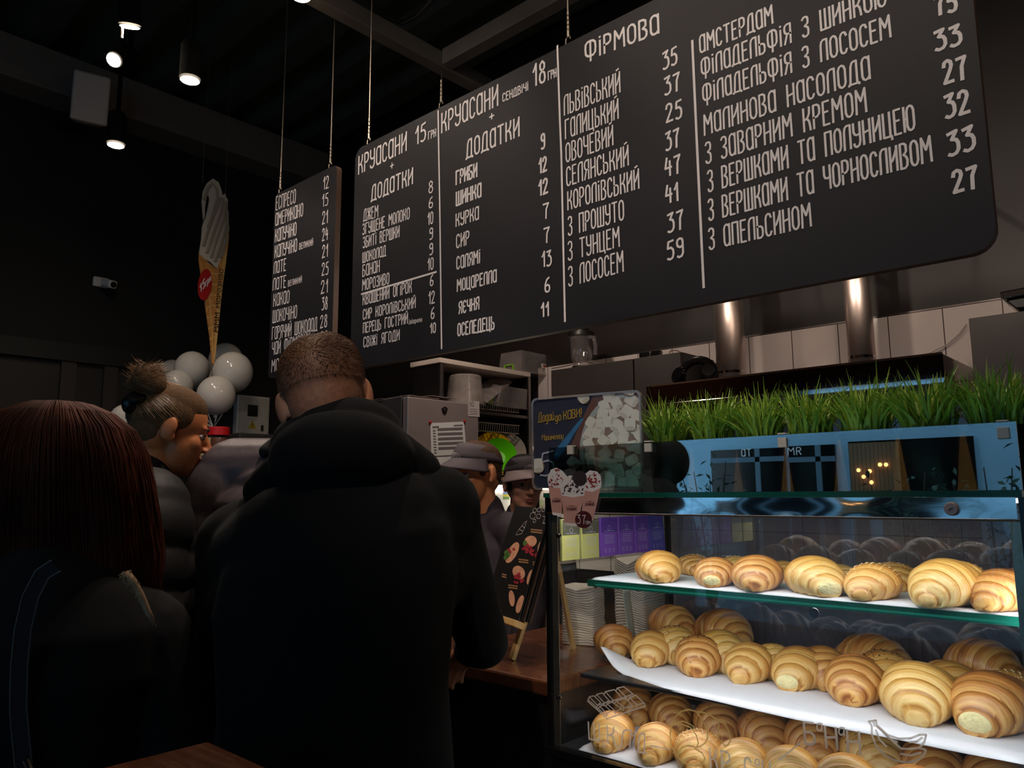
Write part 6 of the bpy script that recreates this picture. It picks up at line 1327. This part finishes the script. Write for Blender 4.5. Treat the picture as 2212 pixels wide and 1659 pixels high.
def st(k):
    a = random.uniform(0, 2*PI); b = random.uniform(-.35, 1.0); b = math.asin(max(-.2, b)); ca = math.cos(b)
    p = V((math.cos(a)*ca*.0785, -.018+math.sin(a)*ca*.096, .040+.0865*math.sin(b)))
    hgt = (p.z-.01)/.115
    if p.y > .055 or hgt < .05 or random.random() > .25+hgt*1.2: return None
    d = V((p.x-crown.x, p.y-crown.y, 0)); d.normalize(); d = (d*.5+V((.35, .75, 0))).normalized()*min(1, hgt*1.3) - V((0, 0, 1))*max(0, 1-hgt*1.4)*.8; l = random.uniform(.012, .024)*min(1, .2+hgt); nn = V((p.x/.0785**2, (p.y+.018)/.096**2, (p.z-.04)/.0865**2)).normalized()
    return [L(*p), L(*(p+nn*.004*min(1, hgt+.2)+d*l*.4)), L(*(p+nn*.0055*min(1, hgt+.1)+d*l*.75)), L(*(p+nn*.0035*min(1, hgt)+d*l))]
strands(m, 7000, st, .0007); m.build('hair_strands', mat('brown_hair_strand', (106, 72, 48), .45, var=.3, vscale=30), hair, smooth=180)

# --- woman with a hair bun in profile
fw2 = (RH*.84+FH*.54).normalized(); upw = (ZV*.97+fw2*.20).normalized(); f2 = (fw2-upw*fw2.dot(upw)).normalized(); r2 = f2.cross(upw)
cw = at(366, 926, d=2.0) - r2*.078 + f2*.014
M_puf = mat('dark_puffer', (27, 25, 27), .62, var=.12, vscale=6, bump=.35, bscale=7)
wom, L, M, N, rb, SH, TT_ = figure('woman with a hair bun and dark puffer jacket, seen in profile before the balloons', cw, f2, upw, fw2, 1.0, True, (212, 128, 78), M_puf, 'puffer_jacket', bulk=.035, sw=.165, quilt=.012, brow=(70, 50, 34), arms=None)
T = [('c', N-ZV*.03-fw2*.01, .092, N+ZV*.028, .080)]; fused('collar', T, mat('black_collar', (16, 15, 16), .85), wom, .006, 4)
T = []
M_hairb = hairmat('light_brown_hair', (112, 82, 54))
hr = fused('hair', [('e', L(0, -.012, .066), (.0765, .094, .064), M), ('e', L(0, -.020, .040), (.080, .096, .088), M), ('e', L(0, -.046, .0), (.068, .062, .068), M), ('e', L(.050, -.004, .042), (.0305, .05, .05), M), ('e', L(-.050, -.004, .042), (.0305, .05, .05), M)], M_hairb, wom, .004, 4)
bnc = at(320, 822, d=2.03); m = MB(); random.seed(9)
fused('hair_bun', [('e', bnc, (.042, .042, .044), None), ('e', bnc+V((.018, .01, -.012)), (.030, .03, .034), None), ('e', bnc-RH*.03-ZV*.012, (.028, .028, .026), None), ('c', bnc, .028, L(0, -.09, .075), .03)], M_hairb, hr, .004, 3)
tb2 = MB(); hc = at(296, 858, d=2.0); tb2.lathe(hc, [(.014, -.008), (.024, -.006), (.026, 0), (.024, .006), (.014, .008)], 18, (.5, -.3, .8)); tb2.ell(hc-RH*.018-ZV*.018, (.02, .02, .026), None, 12, 8); tb2.build('hair_tie', mat('black_tie', (14, 16, 18), .4), hr)
bd = V((0, -.80, .60)).normalized()
def st2(k):
    v = V((random.gauss(0, 1), random.gauss(0, 1), random.gauss(0, 1))).normalized()
    if (v.y > .45 and v.z < .42) or v.z < -.45 or (abs(v.x) > .75 and v.z < -.25 and v.y > -.1): return None
    om = math.acos(max(-1, min(1, v.dot(bd))))
    if om < .25: return None
    q1 = min(1, .75/om); pts = []; g = random.uniform(1.0, 1.02)
    for j in range(6):
        t = q1*j/5; w_ = (v*math.sin((1-t)*om)+bd*math.sin(t*om))/math.sin(om); pts.append(L(w_.x*.0805*g, -.020+w_.y*.0985*g, .040+w_.z*.0885*g))
    return pts
m = MB(); strands(m, 2200, st2, .0010); m.build('hair_strands', mat('fair_hair_strand', (140, 104, 68), .4, var=.3, vscale=30), hr, smooth=180)
def st3(k):
    a = random.uniform(0, 6.28); b = random.uniform(-1, 1.3); v = V((math.cos(a)*math.cos(b), math.sin(a)*math.cos(b), math.sin(b)))*.043; t = V((-math.sin(a), math.cos(a), random.uniform(-.4, .6)))*.02
    return [bnc+v, bnc+(v+t*.6)*1.04, bnc+(v+t*1.3)*(1.08 if random.random() < .85 else 1.3)]
m = MB(); strands(m, 420, st3, .0009); m.build('bun_strands', mat('fair_hair_strand', (140, 104, 68)), hr, smooth=180)
m = MB()
for k, z in enumerate((.0, -.10, -.20, -.30, -.42)):
    for q in (-1, 1): pass

# --- customer in the grey puffer jacket behind the black one
fg_ = (FH*.8+RH*.3).normalized(); cg = at(690, 868, d=2.12)
M_gp = mat('grey_puffer', (96, 84, 88), .48, var=.12, vscale=7, bump=.55, bscale=9)
gm_, L, M, N, rb, SH, TT_ = figure('customer in a grey puffer jacket hidden behind the black jacket', cg, fg_, ZV, fg_, 1.0, False, (186, 128, 96), M_gp, 'puffer_jacket', bulk=.05, sw=.235, quilt=.016)
fused('hair', [('e', L(0, -.018, .038), (.079, .097, .087), M), ('e', L(0, -.040, .0), (.067, .066, .07), M)], hairmat('dark_brown_hair', (54, 38, 30)), gm_, .005, 3)
fused('collar', [('c', N-ZV*.02, .112, N+ZV*.035, .105), ('c', at(612, 955, d=2.05), .03, at(575, 975, d=2.0), .02)], mat('black_collar', (16, 15, 16), .85), gm_, .006, 4)

# --- woman with long auburn hair at the left edge
fl_ = V(((at(150, 1000, d=1.3)-CAM).x, (at(150, 1000, d=1.3)-CAM).y, 0)).normalized(); cl = at(118, 1012, d=1.36)
M_coat = mat('black_coat', (13, 13, 15), .85, var=.1, vscale=5, bump=.15, bscale=12, spec=.3)
ar = {1: dict(sh=at(300, 1385, d=1.36), el=at(385, 1680, d=1.34), wr=at(330, 1850, d=1.5)), -1: dict(sh=at(-70, 1390, d=1.36), el=at(-130, 1700, d=1.34), wr=at(-60, 1850, d=1.5))}
lw, L, M, N, rb, SH, TT_ = figure('woman with long auburn hair and black coat seen from behind', cl, fl_, ZV, fl_, .98, True, (196, 140, 110), M_coat, 'coat', bulk=.025, sw=.17, arms=ar, hemz=.5)
random.seed(14)
M_aub = hairmat('auburn_hair', (64, 30, 20), .45)
rows = []
prof = [(868, 8, .01), (875, 60, .06), (895, 100, .095), (930, 138, .115), (985, 162, .125), (1050, 174, .118), (1120, 184, .105), (1200, 192, .095), (1270, 186, .085), (1318, 160, .07), (1338, 110, .05)]
m = MB(); NS = 72
for v, hw, dp in prof:
    ctr = at(128+(v-868)*.02, v, d=1.36); hw_ = hw*1.36/FPX; r_ = []
    ctr = ctr - fl_*(.012+.00005*(v-868))
    for j in range(NS):
        a = 2*PI*j/NS; n = 1+.05*math.sin(a*9+v*.004)+.035*mnoise.noise((math.cos(a)*4, math.sin(a)*4, v*.004)); x = math.cos(a)*hw_*n; y = math.sin(a)*dp*n
        if y > 0 and v > 930: y *= .35
        r_.append(ctr + rb*x + fl_*y + ZV*(.014*mnoise.noise((math.cos(a)*5, math.sin(a)*5, 3)) if v > 1300 else 0))
    rows.append(r_)
ids = m.ring(rows); m.face(ids[0][::-1]); m.face(ids[-1]); hr = m.build('hair', M_aub, lw, smooth=180)
md = hr.modifiers.new('sub', 'SUBSURF'); md.levels = 1; md.render_levels = 1
m = MB()
def st4(k):
    a = random.uniform(PI*.98, PI*2.02); pts = []; n0 = random.uniform(.98, 1.03); e_ = random.randint(8, len(prof)-1)
    for v, hw, dp in prof[1:e_+1]:
        ctr = at(128+(v-868)*.02, v, d=1.36) - fl_*(.012+.00005*(v-868)); hw_ = hw*1.36/FPX; n = n0*(1+.04*math.sin(a*9+v*.004)+.05*mnoise.noise((a*2.5, v*.009, k*.02))); pts.append(ctr + rb*math.cos(a)*hw_*n + fl_*math.sin(a)*dp*n)
    pts[-1] = pts[-1]-ZV*random.uniform(0, .055); return pts
strands(m, 900, st4, .0011); m.build('hair_strands', mat('auburn_strand', (92, 44, 26), .65, spec=.25, var=.5, vscale=12), hr, smooth=180)
m = MB(); fp_ = [at(u, v, d=1.25) for u, v in ((272, 1238), (290, 1262), (306, 1290), (320, 1322), (336, 1348))]
for k in range(500):
    q = random.random()*3.999; i = int(q); p = fp_[i].lerp(fp_[i+1], q-i); wv = .012*(1-q/5); d = V((random.gauss(0, 1), random.gauss(0, 1), random.gauss(-.5, 1))).normalized(); m.tube([p+d*.002, p+d*wv*.6, p+d*wv-ZV*.003], [.0012, .001, .0003], 3, cap=False)
m.tube(fp_, [.007, .007, .006, .005, .002], 8); m.build('fur_trim', mat('beige_fur', (160, 130, 98), .8, var=.2, vscale=60), lw, smooth=180)
m = MB(); sp__ = [at(u, v, d=1.13) for u, v in ((120, 1222), (92, 1240), (66, 1290), (50, 1360), (42, 1440), (40, 1530), (47, 1610), (56, 1700))]
tg = MB()
A = []; B = []
for i, p in enumerate(sp__):
    d = (sp__[min(i+1, 7)]-sp__[max(0, i-1)]).normalized(); sd = d.cross(fl_).normalized()*.0105; A.append(p+sd); B.append(p-sd)
rows = [[a_-fl_*.002, b_-fl_*.002, b_+fl_*.002, a_+fl_*.002] for a_, b_ in zip(A, B)]; m.ring(rows)
st_ = thing('bag_strap', sp__[3], 'dark leather bag strap over the black coat at the left edge', 'bag strap'); m.build('strap', mat('strap_leather', (44, 44, 48), .4, var=.1), st_, smooth=60)
e_ = MB(); e_.tube([a_-fl_*.002 for a_ in A], .0014, 5); e_.tube([b_-fl_*.002 for b_ in B], .0014, 5); e_.build('piping', mat('strap_piping', (84, 80, 78), .4), st_)
MB().tube([at(56, 1640, d=1.12), at(66, 1665, d=1.12)], .005, 8).build('buckle', M_chrome, st_)

# --- staff behind the counter
M_uni = mat('aubergine_uniform', (44, 36, 46), .8, var=.08, vscale=8, bump=.1, bscale=20); M_visor = mat('dark_visor', (70, 61, 68), .75, var=.05)
def visor(root, L, M, s, brim_m, logo, tilt=0):
    v = thing; m = MB(); rows = []
    for z, k in ((.046, 1.035), (.062, 1.04), (.082, 1.035), (.102, 1.0)):
        e = math.sqrt(max(.05, 1-((z-.035)/.085)**2)) if z < .1 else .5
        rows.append([L(math.sin(a)*.077*k*max(.72, e)*1.04, -.008+math.cos(a)*.100*k*max(.72, e)*1.04, z+.018*math.cos(a)) for a in [2*PI*j/36 for j in range(36)]])
    m.ring(rows); cap = m.build('visor', M_visor, root, smooth=180, solid=.003)
    m = MB()
    def bf(u, w_):
        a = R(-78+156*u); rr_ = 1+.78*w_*math.cos(a*.62)**1.3
        return L(math.sin(a)*.081*(1+.25*w_), -.008+math.cos(a)*.103*rr_, .050+.016*math.cos(a)-.030*w_-.018*w_*(math.sin(a))**2)
    m.grid(bf, 24, 8); m.build('brim', brim_m, cap, smooth=180, solid=.0035)
    if logo:
        m = MB()
        def lp(x, z): return L(x, -.008+.1095*math.sqrt(max(.1, 1-(x/.082)**2)), z)
        for k in (-1, -.33, .33, 1): ribbon(m, [lp(.016*k+.0, .062), lp(.012*k, .075), lp(.006*k, .083)], .002, M @ V((0, 1, 0)))
        ribbon(m, [lp(-.026, .064), lp(-.022, .076), lp(-.010, .085), lp(.010, .085), lp(.022, .076), lp(.026, .064), lp(.012, .060), lp(-.012, .060), lp(-.026, .064)], .002, M @ V((0, 1, 0))); m.build('croissant_logo', M_white, cap, smooth=0)
    return cap
fs1 = (-RH*.74-FH*.67).normalized(); u1 = (ZV*.99+fs1*.07).normalized(); f1 = (fs1-u1*fs1.dot(u1)).normalized(); r1 = f1.cross(u1)
c1 = at(1064, 1023, d=2.88) + r1*.078 + f1*.014
s1, L, M, N, rb, SH, TT_ = figure('staff member in a dark visor looking down beside the fridge', c1, f1, u1, fs1, 1.02, True, (206, 136, 92), M_uni, 'uniform_shirt', bulk=.004, sw=.165, brow=(60, 40, 28), lip=(170, 96, 80))
visor(s1, L, M, 1.02, M_visor, True)
fused('hair', [('e', L(0, .0, .064), (.077, .097, .064), M), ('e', L(0, -.022, .040), (.0785, .094, .086), M), ('e', L(0, -.046, .0), (.067, .060, .068), M), ('e', L(-.062, .022, .03), (.014, .02, .04), M), ('e', L(.062, .022, .03), (.014, .02, .04), M)], hairmat('brown_hair', (82, 56, 38)), s1, .004, 3)
fs2 = (-FH*.95+RH*.28).normalized(); u2 = (ZV*.99+fs2*.08).normalized(); f2_ = (fs2-u2*fs2.dot(u2)).normalized()
c2 = at(1131, 1046, d=3.22) + f2_*.0
s2, L, M, N, rb, SH, TT_ = figure('staff member facing the shop in a dark visor, partly behind the marshmallow sign', c2, f2_, u2, fs2, 1.0, True, (198, 138, 112), M_uni, 'uniform_shirt', bulk=.004, sw=.16, brow=(44, 30, 26), lip=(150, 74, 84))
visor(s2, L, M, 1.0, mat('light_brim', (120, 104, 104), .7), True)
fused('hair', [('e', L(0, .0, .064), (.077, .097, .064), M), ('e', L(0, -.024, .040), (.0785, .092, .086), M), ('e', L(0, -.046, .0), (.068, .060, .068), M), ('e', L(-.064, .012, .02), (.014, .022, .05), M), ('e', L(.064, .012, .02), (.014, .022, .05), M)], hairmat('black_hair', (34, 26, 26)), s2, .004, 3)
